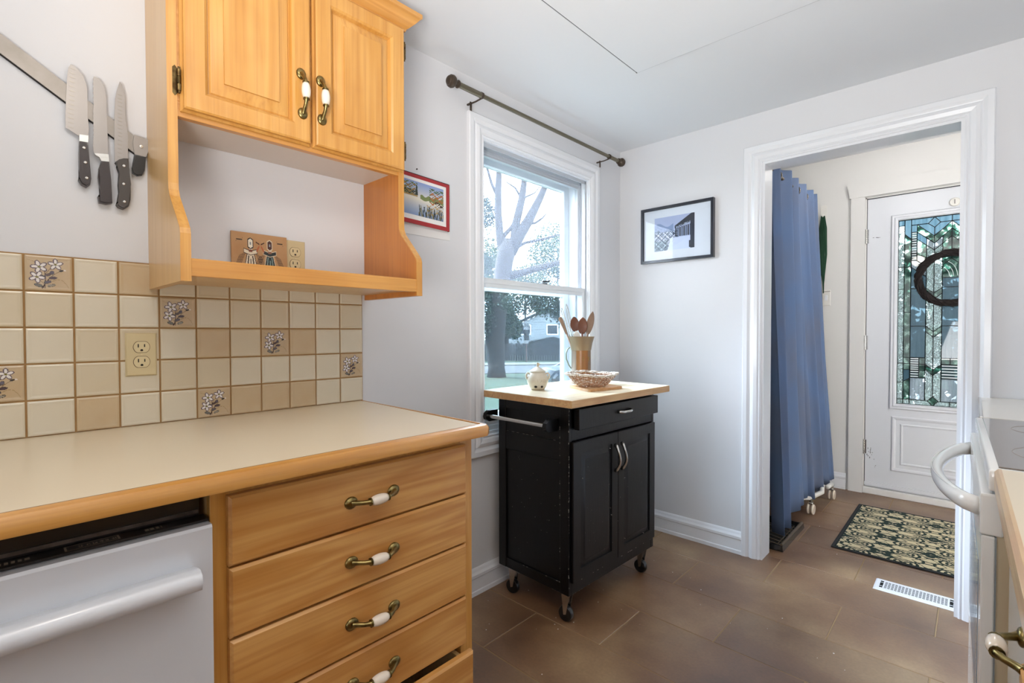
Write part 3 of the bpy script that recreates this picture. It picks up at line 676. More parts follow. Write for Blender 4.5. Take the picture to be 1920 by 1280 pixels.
# ================================================================== LEFT BASE CABINET, DISHWASHER, COUNTER
bc = thing('base_cabinet', 'maple base cabinet with a stack of five drawers under the left counter end', 'cabinet', (0, .60, 0))
CZ0 = .893
bm = NB()
box(bm, .01, .585, .272, .29, 0, CZ0); box(bm, .01, .585, .895, .912, 0, CZ0); box(bm, .01, .585, .29, .895, .06, .08); box(bm, .003, .01, .272, .912, 0, CZ0)
obj('carcass', bm, WSIDE, bc)
bm = NB()
box(bm, .585, .603, .272, .306, 0, CZ0, .001); box(bm, .585, .603, .87, .912, 0, CZ0, .001); box(bm, .585, .603, .306, .87, .862, CZ0, .001); box(bm, .585, .602, .306, .87, 0, .10, .001)
obj('face_frame', bm, WZ, bc)
for z in (.733, .600, .457, .327): obj('rail', bx(.585, .6, .306, .87, z-.008, z+.008), WIN, bc)
DZs = [(.7365, .868), (.602, .7325), (.459, .598), (.327, .4555), (.10, .319)]
for i, (z0, z1) in enumerate(DZs):
    xo = .0 if i < 4 else .028
    bm = NB(); nested(bm, .298, .877, z0, z1, [(0, .604+xo), (0, .617+xo), (.005, .6225+xo), (.007, .6225+xo)], mp3('L', 0), back=.6035+xo)
    d = obj('drawer', bm, WYD, bc, **(dict(label='lowest drawer, pulled slightly open') if i == 4 else {}))
    if i == 4:
        bm = NB(); box(bm, .10, .632, .315, .33, .13, .30); box(bm, .10, .632, .85, .862, .13, .30); box(bm, .10, .632, .33, .85, .13, .14); obj('drawer_box', bm, WSIDE, d)
    hz = {0: .797, 1: .663, 2: .526, 3: .392, 4: .22}[i]
    pull(d, mp3('L', .6225+xo), .593, hz, .108, .02 if i == 0 else -.03)
ct = thing('countertop', 'cream laminate countertop with a maple edge below the tiled backsplash', 'countertop', (0, .0, CZ0))
bm = NB(); prism(bm, [(.0015, -2.2), (.6515, -2.2), (.6515, .893), (.0015, .918)], mp3('D', 0), .898, .9235)
obj('laminate_top', bm, M['laminate'], ct)
bm = NB(); prism(bm, [(.650, -2.2), (.6528, -2.2), (.6528, .893), (.650, .893)], mp3('D', 0), .9, .9238); obj('glue_line', bm, M['line'], ct)
bm = NB(); P_ = lambda u, v, h: (u, v, h)
ep = [(0, .8935), (-.021, .8935), (-.0225, .897), (-.0225, .912), (-.016, .9215), (-.006, .9240), (0, .9240)]
molding(bm, [(.6528, -2.2), (.6528, .897), (.648, .903), (.0015, .918)][::1], [(o, h) for o, h in ep], P_, closed=False)
obj('wood_edge', bm, WY, ct, auto=35)
bm = NB()
rnd = random.Random(2)
dw = thing('dishwasher', 'white dishwasher with black control strip under the left counter', 'dishwasher', (.3, -.03, 0))
obj('tub', bx(.05, .575, -.325, .262, .10, .872), M['black'], dw)
bm = NB(); prism(bm, [(.60, .10), (.628, .10), (.632, .824), (.629, .829), (.60, .829)], lambda u, v, h: (u, h, v), -.33, .268)
obj('door_panel', bm, M['white_app'], dw)
bm = NB(); prism(bm, [(.580, .10), (.6, .10), (.6, .828), (.612, .8305), (.612, .8345), (.580, .8345)], lambda u, v, h: (u, h, v), -.332, .268)
cp = obj('control_strip', bm, M['black'], dw)
def labels(U, V):
    rgb = np.ones(U.shape+(3,))*np.array([.62, .58, .52]); m = np.zeros(U.shape, bool)
    for (u0, u1, bars) in ((.30, .515, 14), (.69, .80, 8), (.04, .22, 10)):
        ins = (U > u0) & (U < u1); edge = ((np.abs(V-.12) < .045) | (np.abs(V-.88) < .045)) | (np.abs(U-u0) < .003) | (np.abs(U-u1) < .003)
        m |= (U > u0-.003) & (U < u1+.003) & edge & (V > .08) & (V < .92)
        x = (U-u0)/(u1-u0)*bars*3; m |= ins & (V > .35) & (V < .68) & ((x % 3) < 2.1) & ((np.sin(x*7.3)+np.sin(V*40+x)) > -.2) & (U > u0+.25*(u1-u0))
    for u0, u1 in ((.565, .625), (.86, .90), (.25, .265)):
        x = (U-u0)*160; m |= (U > u0) & (U < u1) & (V > .3) & (V < .7) & ((x % 2) < 1.3)
    return rgb, m
raster('control_legends', 420, 14, labels, (.5835, -.33, .8347), (0, .59, 0), (.0245, 0, 0), M['ink'], cp, kind='stuff')
bm = NB(); box(bm, .50, .574, -.32, .255, .846, .8495); box(bm, .574, .5785, -.32, .26, .838, .844); obj('tub_rim', bm, M['grime'], dw)
bm = NB(); prism(bm, [(.630, .742), (.655, .738), (.672, .737), (.684, .742), (.690, .754), (.686, .767), (.675, .773), (.660, .771), (.630, .764)], lambda u, v, h: (u, h, v), -.315, .238)
obj('door_handle', bm, M['white_app'], dw, auto=60)
bm = NB(); box(bm, .54, .575, -.33, .262, 0, .10); obj('toe_kick', bm, M['black'], dw)

# ================================================================== UPPER CABINET
uc = thing('wall_cabinet', 'maple wall cabinet with two raised panel doors above an open shelf', 'cabinet', (0, .63, 1.285))
Y0, Y1, D1, D2, ZT = .298, .958, .220, .318, 2.20
side = [(.0008, 1.285), (D2, 1.285), (D2, 1.392), (D2-.004, 1.404), (D2-.02, 1.422), (D1+.012, 1.49), (D1+.002, 1.508), (D1, 1.525), (D1, ZT), (.0008, ZT)]
for (a, b_y, inn) in ((Y0, Y0+.019, 1), (Y1-.021, Y1-.002, 0)):
    Ps = lambda u, v, h: (u, h, v)
    bm = NB(); prism(bm, side, Ps, a, b_y); obj('side_panel', bm, WSIDE if inn else WIN, uc)
    # hardwood edging on the front of the side
    bm = NB(); path = side[1:-1]; w = .0022
    molding(bm, [(p[0], p[1]) for p in path], [(0.0006, a-.001), (-w, a-.001), (-w, b_y+.001), (0.0006, b_y+.001)], lambda u, v, h: (u, h, v), closed=False)
    obj('edge_band', bm, WZ, uc)
bm = NB(); box(bm, .001, .300, Y0+.019, Y1-.021, 1.302, 1.318); obj('shelf', bm, WSIDE, uc)
bm = NB(); box(bm, .300, .3185, Y0+.0195, Y1-.0215, 1.297, 1.3375, .0012); obj('shelf_lip', bm, WY, uc)
obj('box_top', bx(.001, D1-.02, Y0+.019, Y1-.021, ZT-.02, ZT), WSIDE, uc)
obj('box_bottom', bx(.001, D1-.02, Y0+.019, Y1-.021, 1.700, 1.712), mat('cabinet_underside_white', 'd2ccc5', .6), uc)
bm = NB(); box(bm, D1-.02, D1-.0005, Y0+.019, Y1-.021, 1.686, 1.722, .001); box(bm, D1-.02, D1-.0005, Y0+.019, Y1-.021, 2.155, ZT, .001); box(bm, D1-.019, D1-.0005, .632, .65, 1.72, 2.16); box(bm, D1-.02, D1-.0005, Y0+.019, Y0+.055, 1.722, 2.155, .001); box(bm, D1-.02, D1-.0005, Y1-.05, Y1-.021, 1.722, 2.155, .001)
obj('face_frame', bm, WY, uc)
for i, (y0, y1) in enumerate(((Y0+.025, .6385), (.6455, Y1-.005))):
    Pq = mp3('L', D1)
    bm = NB(); z0, z1 = 1.698, 2.166; s = .0545
    nested(bm, y0, y1, z0, z1, [(0, .004), (.005, .0085), (.005, .0190), (.009, .0215), (s-.006, .0215), (s, .017), (s+.004, .007), (s+.006, .007), (s+.009, .0100), (s+.036, .0185), (s+.0365, .0225), (s+.040, .0225)], Pq, back=.0012)
    d = obj('door', bm, WZ, uc, auto=25)
    pull(d, mp3('L', D1+.0215), (.608, .664)[i], 1.832, .108, PI/2+.03)
    hy = (y0-.008) if i == 0 else (y1+.004)
    for hzc in (1.768, 2.095):
        h = NB()
        if i == 0:
            prism(h, [(hy-.007, hzc-.030), (hy-.002, hzc-.036), (hy+.004, hzc-.028), (hy+.004, hzc+.028), (hy-.002, hzc+.036), (hy-.007, hzc+.030)], Pq, .0003, .0035)
        for zz in (-.017, 0, .017): tube(h, [(D1+.010, hy+.005 if i == 0 else hy-.001, hzc+zz-.0075), (D1+.010, hy+.005 if i == 0 else hy-.001, hzc+zz+.0075)], .0042, 8)
        tube(h, [(D1+.010, hy+.005 if i == 0 else hy-.001, hzc-.031), (D1+.010, hy+.005 if i == 0 else hy-.001, hzc+.031)], .0026, 8)
        obj('hinge', h, M['bronze'], d, auto=45)
bm = NB()  # crown
cprof = [(0, 2.163), (-.006, 2.163), (-.008, 2.171), (-.014, 2.175), (-.030, 2.190), (-.040, 2.203), (-.046, 2.206), (-.046, 2.219), (0, 2.219)]
molding(bm, [(.001, Y0), (D1+.002, Y0), (D1+.002, Y1-.002), (.001, Y1-.002)], cprof, lambda u, v, h: (u, v, h), closed=False)
obj('crown_molding', bm, WY, uc, auto=30)

# ================================================================== KNIFE BAR AND KNIVES
def Lp(pts): return pts
p0, p1 = Vector((-.25, 2.005)), Vector((.2965, 1.6415))
dd = (p1-p0).normalized(); nn = Vector((-dd.y, dd.x))*.0185
kb = thing('knife_rack', 'slanting magnetic steel bar mounted on the wall above the backsplash', 'knife rack', (.004, .02, 1.80))
bm = NB(); prism(bm, [tuple(p0+nn), tuple(p0-nn), tuple(p1-nn), tuple(p1+nn)], PL, .0008, .010); obj('bar', bm, M['magnet'], kb)
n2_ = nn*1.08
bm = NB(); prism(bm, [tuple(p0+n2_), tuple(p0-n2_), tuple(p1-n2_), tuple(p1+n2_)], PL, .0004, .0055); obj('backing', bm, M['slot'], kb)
def knife(label, blade, edge_dim, bolster, handle, rivets, hm, serr=None, h0=.0112):
    ys = [p[0] for p in blade+handle]; zs = [p[1] for p in blade+handle]
    t = thing('kitchen_knife', label, 'knife', (h0, sum(ys)/len(ys), min(zs)), group='knives on the magnetic bar')
    bm = NB(); prism(bm, blade, PL, h0, h0+.0016); b = obj('blade', bm, M['blade'], t)
    if edge_dim:
        bm = NB()
        for (y, z, w, hh, an) in edge_dim:
            prism(bm, [(y+w*math.cos(k*PI/5)*math.cos(an)-hh*math.sin(k*PI/5)*math.sin(an), z+w*math.cos(k*PI/5)*math.sin(an)+hh*math.sin(k*PI/5)*math.cos(an)) for k in range(10)], PL, h0+.0014, h0+.0020)
        obj('dimples', bm, M['dimple'], b)
    if bolster:
        bm = NB(); prism(bm, bolster, PL, h0-.003, h0+.010); obj('bolster', bm, M['bolster'], t)
    bm = NB(); fs = prism(bm, handle, PL, h0-.0085, h0+.0125)
    es = list(set(e for f in fs[:2] for e in f.edges)); bmesh.ops.bevel(bm, geom=es, offset=.0032, segments=2, affect='EDGES')
    hd = obj('handle', bm, hm, t, auto=50)
    for (y, z) in rivets:
        bm = NB(); lathe(bm, [(.0033, 0), (.0033, .0136), (.0025, .0142)], (h0, y, z), 'x', 12); obj('rivet', bm, M['bolster'], hd)
    return t
def PX(pts): return pts
knife('santoku style knife with scalloped blade, left end of the knives on the bar', [(0.147, 1.818), (0.143, 1.808), (0.14, 1.781), (0.138, 1.74), (0.136, 1.692), (0.136, 1.662), (0.145, 1.658), (0.158, 1.65), (0.177, 1.652), (0.179, 1.671), (0.177, 1.705), (0.177, 1.762), (0.176, 1.778), (0.169, 1.799), (0.158, 1.813), (0.151, 1.817)], [(0.151, 1.808, 0.0058, 0.0015, -0.12), (0.15, 1.797, 0.0058, 0.0015, -0.12), (0.15, 1.787, 0.0058, 0.0015, -0.12), (0.149, 1.776, 0.0058, 0.0015, -0.12), (0.149, 1.765, 0.0058, 0.0015, -0.12), (0.149, 1.754, 0.0058, 0.0015, -0.12), (0.148, 1.743, 0.0058, 0.0015, -0.12), (0.148, 1.732, 0.0058, 0.0015, -0.12), (0.147, 1.721, 0.0058, 0.0015, -0.12), (0.147, 1.71, 0.0058, 0.0015, -0.12), (0.146, 1.699, 0.0058, 0.0015, -0.12), (0.146, 1.688, 0.0058, 0.0015, -0.12), (0.146, 1.677, 0.0058, 0.0015, -0.12), (0.145, 1.666, 0.0058, 0.0015, -0.12)], [(0.16, 1.651), (0.177, 1.653), (0.176, 1.636), (0.16, 1.635)], [(0.16, 1.635), (0.176, 1.637), (0.177, 1.609), (0.181, 1.549), (0.179, 1.534), (0.172, 1.526), (0.162, 1.531), (0.157, 1.54), (0.162, 1.549), (0.159, 1.57), (0.159, 1.604)], [(0.168, 1.62), (0.17, 1.585), (0.172, 1.548)], M['knifeblk'])
knife('serrated bread knife with dark brown handle, second from the left on the bar', [(0.19, 1.805), (0.188, 1.798), (0.189, 1.793), (0.188, 1.787), (0.189, 1.781), (0.188, 1.775), (0.189, 1.77), (0.188, 1.764), (0.189, 1.758), (0.188, 1.752), (0.189, 1.747), (0.188, 1.741), (0.189, 1.735), (0.188, 1.729), (0.188, 1.724), (0.187, 1.718), (0.188, 1.712), (0.187, 1.706), (0.188, 1.701), (0.187, 1.695), (0.188, 1.689), (0.187, 1.683), (0.188, 1.678), (0.187, 1.672), (0.188, 1.666), (0.187, 1.66), (0.188, 1.655), (0.187, 1.655), (0.186, 1.63), (0.188, 1.613), (0.215, 1.617), (0.215, 1.662), (0.214, 1.696), (0.213, 1.766), (0.209, 1.789), (0.2, 1.803)], None, [(0.188, 1.613), (0.19, 1.609), (0.197, 1.606), (0.201, 1.597), (0.216, 1.599), (0.215, 1.617)], [(0.201, 1.598), (0.216, 1.6), (0.219, 1.554), (0.221, 1.496), (0.209, 1.492), (0.195, 1.493), (0.193, 1.508), (0.201, 1.516), (0.197, 1.534), (0.194, 1.556), (0.196, 1.579)], [], M['knifeblk'])
knife('slim carving knife with grey riveted handle, third from the left on the bar', [(0.241, 1.811), (0.235, 1.788), (0.231, 1.764), (0.229, 1.721), (0.228, 1.67), (0.228, 1.605), (0.255, 1.614), (0.256, 1.678), (0.251, 1.728), (0.251, 1.76), (0.25, 1.785), (0.245, 1.805)], [(0.241, 1.777, 0.0048, 0.0014, -0.12), (0.241, 1.767, 0.0048, 0.0014, -0.12), (0.241, 1.758, 0.0048, 0.0014, -0.12), (0.241, 1.748, 0.0048, 0.0014, -0.12), (0.241, 1.738, 0.0048, 0.0014, -0.12), (0.24, 1.729, 0.0048, 0.0014, -0.12), (0.24, 1.719, 0.0048, 0.0014, -0.12), (0.24, 1.71, 0.0048, 0.0014, -0.12), (0.24, 1.7, 0.0048, 0.0014, -0.12), (0.24, 1.691, 0.0048, 0.0014, -0.12), (0.24, 1.681, 0.0048, 0.0014, -0.12), (0.24, 1.672, 0.0048, 0.0014, -0.12), (0.24, 1.661, 0.0048, 0.0014, -0.12), (0.239, 1.65, 0.0048, 0.0014, -0.12), (0.239, 1.64, 0.0048, 0.0014, -0.12), (0.239, 1.629, 0.0048, 0.0014, -0.12), (0.239, 1.618, 0.0048, 0.0014, -0.12)], None, [(0.228, 1.601), (0.236, 1.61), (0.245, 1.615), (0.255, 1.617), (0.256, 1.589), (0.259, 1.551), (0.258, 1.512), (0.254, 1.494), (0.244, 1.485), (0.233, 1.488), (0.229, 1.494), (0.235, 1.504), (0.235, 1.527), (0.234, 1.546), (0.236, 1.577), (0.235, 1.592)], [(0.245, 1.595), (0.244, 1.549), (0.245, 1.504)], M['knifegry'])
t = thing('scraper', 'small steel scraper with short black handle at the cabinet end of the bar', 'scraper', (.0112, .28, 1.57), group='knives on the magnetic bar')
bm = NB(); prism(bm, [(0.269, 1.684), (0.304, 1.679), (0.302, 1.66), (0.293, 1.632), (0.269, 1.633), (0.266, 1.663)], PL, .0112, .0135); bl_ = obj('blade', bm, M['blade'], t)
bm = NB(); fs = prism(bm, [(0.268, 1.632), (0.293, 1.631), (0.29, 1.597), (0.284, 1.581), (0.273, 1.577), (0.263, 1.583), (0.263, 1.597)], PL, .007, .0175); bmesh.ops.bevel(bm, geom=list(set(e for f in fs[:2] for e in f.edges)), offset=.003, segments=2, affect='EDGES'); obj('handle', bm, M['black'], t, auto=50)
bm = NB(); lathe(bm, [(.004, .0135), (.004, .0142), (.0022, .0144)], (0, 0.284, 1.657), 'x', 12); obj('rivet', bm, M['bolster'], bl_)

# ================================================================== OUTLETS AND SHELF PICTURE
def outlet(label, y0, z0, w=.068, h=.114, x=0.0):
    t = thing('wall_outlet', label, 'outlet', (x, y0+w/2, z0+h/2), group='ivory wall outlets')
    P = mp3('L', x)
    bm = NB(); nested(bm, y0, y0+w, z0, z0+h, [(0, .001), (.003, .0055), (.004, .006)], P, back=.0); obj('cover_plate', bm, M['outlet'], t)
    for k in (-1, 1):
        cz = z0+h/2+k*.0195; cy = y0+w/2
        pts = []
        for a in range(24):
            an = 2*PI*a/24; xx = .0172*math.cos(an); zz = max(-.0142, min(.0142, .0172*math.sin(an))); pts.append((cy+xx, cz+zz))
        r = NB(); prism(r, [(cy+(p[0]-cy)*1.07, cz+(p[1]-cz)*1.07) for p in pts], P, .0058, .0061); ri = obj('recess_line', r, M['line'], t)
        r = NB(); prism(r, pts, P, .0058, .0075); r = obj('receptacle', r, M['outlet2'], t)
        s = NB(); prism(s, rect(cy-.0085, cy-.006, cz-.001, cz+.008), P, .0073, .0077); prism(s, rect(cy+.005, cy+.0075, cz-.0, cz+.0075), P, .0073, .0077)
        prism(s, [(cy+.0032*math.cos(a*PI/6), cz-.0085+.0032*max(math.sin(a*PI/6), -.7)) for a in range(12)], P, .0073, .0077); obj('slots', s, M['slot'], r)
    s = NB(); lathe(s, [(.0022, .006), (.0022, .0068)], (x, y0+w/2, z0+h/2), 'x', 10); obj('screw', s, M['outlet2'], t)
outlet('ivory double outlet on the tiled backsplash', .2435, 1.0545, x=.0075)
outlet('ivory double outlet behind the patterned plaque above the shelf', .652, 1.352, x=0)
pq = thing('plaque', 'tan plaque with two woven style figures, leaning on the open shelf', 'plaque', (.02, .575, 1.319))
Pp = lambda u, v, h: (.016+h-(v-1.32)*.06, u, v)
bm = NB(); prism(bm, rect(.495, .656, 1.3195, 1.470), Pp, 0, .006); obj('board', bm, mat('tan_plaque', 'b58f66', .7, var=.4, vscale=20, var_col='a8723f'), pq)
def figures(U, V):
    rgb = np.zeros(U.shape+(3,)); m = np.zeros(U.shape, bool)
    def pt(msk, c): rgb[msk] = [int(c[i:i+2], 16)/255 for i in (0, 2, 4)]; m[msk] = True
    for cx, body, line in ((.32, 'dcd0b8', '33201a'), (.68, '2b3436', 'd8cbb2')):
        x = (U-cx); v = V
        lo, hi = .02, .60; w = .055+.10*(hi-v)/(hi-lo)
        for k in range(5):  # feather lines
            for sg in (-1, 1):
                pt((np.abs(sg*x-.09-.02*k-(.62-v)*.35) < .004) & (v > .34) & (v < .62-.02*k), '3c2c22')
        pt((np.abs(x) < w+.012) & (v > lo) & (v < hi), line if body == 'dcd0b8' else 'd8cbb2')
        pt((np.abs(x) < w) & (v > lo) & (v < hi), body)
        for k in (-1, 0, 1): pt((np.abs(x-k*w*.55) < .010) & (v > lo+.02) & (v < hi-.12+.06*abs(k)), '2c1c18' if body == 'dcd0b8' else '7a9490')
        pt((np.abs(x) < .13) & (np.abs(v-.60-.35*np.abs(x)) < .05), line if body != 'dcd0b8' else '33201a'); pt((np.abs(x) < .118) & (np.abs(v-.60-.35*np.abs(x)) < .036), body)
        pt((np.abs(x) < .032) & (v > .62) & (v < .74), '7a4030' if body == 'dcd0b8' else '8a6048'); pt((np.abs(x) < .03) & (np.abs(v-.68) < .012), 'e0d6c4')
        hd = np.maximum(np.abs(x)/.065, np.abs(v-.80)/.10)+np.abs(x)/.13; pt(hd < 1.25, '2a1a16' if body == 'dcd0b8' else 'cfc2a8'); pt(hd < 1.0, 'e2dccb' if body == 'dcd0b8' else '4a2a24')
        pt((np.abs(x) < .012) & (np.abs(v-.80) < .03), '8a9098')
    for cx, sg in ((.12, 1), (.88, -1)): pt((np.abs((V-.86)-np.round((U-cx)*sg*9)*.04) < .009) & (np.abs(U-cx) < .06), '2c1e18')
    for cx, sg in ((.455, -1), (.545, 1)): pt((np.abs(V-.82-(U-cx)*sg*.6) < .012) & (np.abs(U-cx) < .032), '3a1a12'); pt((np.abs(V-.70-(U-cx)*sg*-2) < .03) & (np.abs(U-cx) < .03), 'b06038')
    return rgb, m
raster('figures', 150, 140, figures, Pp(.498, 1.322, .0063), tuple(np.array(Pp(.653, 1.322, .0063))-np.array(Pp(.498, 1.322, .0063))), tuple(np.array(Pp(.498, 1.467, .0063))-np.array(Pp(.498, 1.322, .0063))), M['ink'], pq)

# ================================================================== WALL PICTURES
lp = thing('picture', 'lake watercolour print on a red mat on the window wall beside the cabinet', 'picture', (.0, 1.2, 1.58))
Pm = lambda u, v, h: (h, u, v-.035*(u-1.2))
zz0, zz1 = 1.591, 1.783
bm = NB(); prism(bm, rect(1.045, 1.322, zz0, zz1), Pm, .012, .016); obj('red_mat', bm, M['red'], lp)
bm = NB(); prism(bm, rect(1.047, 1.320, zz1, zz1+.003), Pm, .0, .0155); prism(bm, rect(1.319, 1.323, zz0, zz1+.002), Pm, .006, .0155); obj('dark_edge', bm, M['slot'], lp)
bm = NB(); prism(bm, rect(1.062, 1.304, zz0+.016, zz1-.014), Pm, .016, .0166); obj('print_border', bm, M['paper'], lp)
def lake(U, V):
    n = lambda a, b, c: np.sin(U*a+c)*np.sin(V*b-c*1.7)
    sky = np.array([.52, .60, .78]); pale = np.array([.86, .84, .78]); t = np.clip(np.abs(V-.5)*2.2, 0, 1)[..., None]
    rgb = pale*(1-t)+np.where(V[..., None] > .5, sky, np.array([.50, .58, .72]))*t
    def pt(m, c): rgb[m] = c
    tex = n(63, 57, 1)+n(113, 91, 2)+n(31, 41, .5)
    pt((U < .42) & (V > .60-.06*U) & (V < .96) & (tex+1.6*(.42-U)*2 > .35), [.36, .42, .24]); pt((U < .40) & (V > .60) & (V < .9) & (tex > .55), [.58, .42, .22]); pt((U < .40) & (V > .58) & (V < .74) & (tex < -.2), [.14, .17, .12])
    pt((U < .42) & (np.abs(V-.575) < .02), [.62, .50, .28]); pt((np.abs(U-.40) < .03-(V-.6)*.07) & (V > .6) & (V < .9), [.15, .18, .14])
    pt((U > .48) & (V > .50+.02*np.sin(U*30)) & (V < .62+.03*np.sin(U*40)+.1*(U-.5)), [.45, .50, .30])
    pt((U > .68) & (V > .45) & (V < .92) & (tex > -.1), [.30, .38, .26]); pt((U > .70) & (V > .42) & (V < .8) & (tex > .3), [.66, .38, .16]); pt((U > .8) & (V > .38) & (V < .55) & (tex > .1), [.25, .18, .12])
    pt((U > .62) & (V < .40) & (V > .08) & (tex > .4), [.70, .58, .38])
    for k in range(34):
        x0 = .45+.55*k/34+.02*math.sin(k*5); hgt = .12+.22*abs(math.sin(k*2.3)); lean = .06*math.sin(k*1.7)
        pt((np.abs(U-x0-lean*V*3) < .007) & (V < hgt), [.12, .18, .20] if k % 3 else [.45, .42, .22])
    return rgb, None
raster('print', 240, 170, lake, Pm(1.068, zz0+.034, .0168), tuple(np.array(Pm(1.290, zz0+.034, 0))-np.array(Pm(1.068, zz0+.034, 0))), (0, 0, zz1-zz0-.06), M['ink'], lp)
sh = obj('sheet', bx(.0005, .003, 1.05, 1.335, 1.553, 1.785), M['paper'], loc=(0, 1.2, 1.56)); setp(sh, 'white sheet of paper on the wall behind the red matted print', 'paper')
nl = NB(); lathe(nl, [(.002, 0), (.002, .004), (.0032, .005)], (0, 1.168, 1.812), 'x', 8); nl = obj('nail', nl, M['slot'], loc=(0, 1.168, 1.812)); setp(nl, 'small dark nail in the wall above the red matted print', 'nail')
fp = thing('framed_photo', 'black framed street photograph with white mat on the far wall', 'picture', (.372, YF, 1.57))
bm = NB(); molding(bm, rect(.157, .585, 1.572, 1.893), [(0, 0), (0, .026), (.014, .026), (.016, .022), (.016, 0)], PF); obj('frame', bm, M['frame'], fp)
obj('mat_board', bx(.172, .570, YF-.014, YF-.002, 1.586, 1.879), M['board'], fp)
def crowd(U, V):
    n = lambda a, b, c: np.sin(U*a+c)*np.sin(V*b-c*1.7)
    tex = n(70, 60, 1)+n(120, 97, 2)+n(41, 37, .3)
    rgb = np.stack([.66+0*U, .70+0*U, .80+0*U], -1)
    def pt(m, c): rgb[m] = c
    pt((V < .82-.0*U) & (V > .55) & (V < .76+.06*np.sin(U*14)+.05*(np.abs(U-.1) < .04)) & (U < .48), [.50, .57, .70])
    pt((V < .58+.03*np.sin(U*20)) & (U < .62), [.36, .44, .55]); pt((V < .55) & (tex > .5) & (U < .6), [.75, .78, .84]); pt((V < .55) & (tex < -.3) & (U < .6), [.12, .18, .26]); pt((V < .30) & (U < .34), [.14, .24, .30]); pt((V < .30) & (U < .30) & (tex > .6), [.6, .7, .74])
    pt((V < .36) & (U > .34+.2*(V)) , [.78, .82, .90]); pt((V < .3*(U-.3)*2) & (U > .3) & (U < .9), [.80, .84, .92])
    pt((U > .52) & (V > .62+.35*(U-.52)*1.0) & (V < .70+.75*(U-.52)), [.10, .12, .16]); pt((U > .55) & (np.abs(V-.64-.30*(U-.52)) < .03) & (tex > 0), [.6, .64, .7])
    for k in range(9): pt((np.abs(U-.55-.05*k) < .018) & (V > .38) & (V < .60+.01*k), [.09, .11, .15] if k % 2 == 0 else [.30, .35, .42]); pt((np.abs(U-.55-.05*k)**2+(V-.61-.01*k)**2*.6 < .0003), [.2, .2, .24])
    pt((U > .90) & (V < .80), [.10, .12, .18]); pt((U > .87) & (V < .22) & (V > .02), [.12, .14, .18])
    return rgb, None
raster('photo', 220, 180, crowd, (.240, YF-.0145, 1.638), (.238, 0, 0), (0, 0, .193), M['ink'], fp)
obj('pane', bx(.172, .570, YF-.0175, YF-.0165, 1.586, 1.879), film('picture_glass', (.97, .98, 1), (.9, .9, .9), .0, .022, .01), fp)
# ================================================================== CURTAIN ROD OVER THE WINDOW
rd = thing('curtain_rod', 'bronze curtain rod with ball finials above the window', 'curtain rod', (.0, 1.95, 2.15))
RX, RZ = .075, 2.174
bm = NB(); tube(bm, [(RX, 1.325, RZ), (RX, 1.458, RZ)], .0118, 16); tube(bm, [(RX, 1.455, RZ), (RX, 2.50, RZ)], .0088, 16); tube(bm, [(RX, 2.45, RZ), (RX, 2.55, RZ)], .0105, 16); obj('rod', bm, M['rod'], rd, auto=40)
for sg, y in ((-1, 1.325), (1, 2.55)):
    bm = NB(); lathe(bm, [(.013, 0), (.016, sg*.003), (.016, sg*.007), (.011, sg*.010), (.010, sg*.018), (.014, sg*.021), (.022, sg*.027), (.0255, sg*.036), (.0235, sg*.046), (.018, sg*.050), (.018, sg*.053), (.015, sg*.056), (.008, sg*.059)], (RX, y, RZ), 'y', 20)
    obj('finial', bm, M['roddark'], rd, auto=35)
for y in (1.452, 2.455):
    bm = NB(); lathe(bm, [(.0135, -.005), (.0135, .005)], (RX, y, RZ), 'y', 16)
    tube(bm, [(RX, y, RZ-.012), (.045, y-.006, RZ-.018), (.012, y-.012, RZ-.020)], .0034, 8)
    box(bm, .0205, .0235, y-.020, y-.008, RZ-.052, RZ-.014, .001); box(bm, .0, .022, y-.018, y-.010, RZ-.024, RZ-.018)
    for zz in (-.026, -.043): lathe(bm, [(.0028, .0235), (.0016, .0255)], (0, y-.014, RZ+zz), 'x', 8)
    obj('bracket', bm, M['roddark'], rd, auto=40)

# ================================================================== BLACK KITCHEN CART (local frame, turned about 2 degrees)
cart = thing('kitchen_cart', 'black rolling kitchen cart with butcher block top in front of the window', 'kitchen cart', (.46, 1.552, 0), math.radians(-2))
CW, CD = .655, .40   # along y, depth to -x
Pf = mp3('L', 0); Psd = mp3('F', 0)
bm = NB(); t_ = .045
for (x0, x1) in ((-CD, -CD+t_), (-t_, 0)):
    for (y0, y1) in ((0, .02), (CW-.02, CW)): box(bm, x0, x1, y0, y1, .125, .878, .0015)
for y0, y1 in ((.002, .02), (CW-.02, CW-.002)):
    box(bm, -CD+t_, -t_, y0, y1, .125, .168, .001); box(bm, -CD+t_, -t_, y0, y1, .655, .735, .001); box(bm, -CD+t_, -t_, y0, y1, .835, .878, .001)
    box(bm, -CD+t_, -t_, y0+.007, y1-.004, .168, .655); box(bm, -CD+t_, -t_, y0+.004, y1-.004, .735, .835)
box(bm, -CD+.002, -CD+.012, .02, CW-.02, .13, .87); box(bm, -CD+.01, -.004, .018, CW-.018, .13, .145)
box(bm, -.02, -.001, .02, CW-.02, .125, .175, .001); box(bm, -.02, -.001, .02, CW-.02, .738, .785, .001); box(bm, -.02, -.001, .02, CW-.02, .872, .878)
obj('body', bm, M['cartblk'], cart)
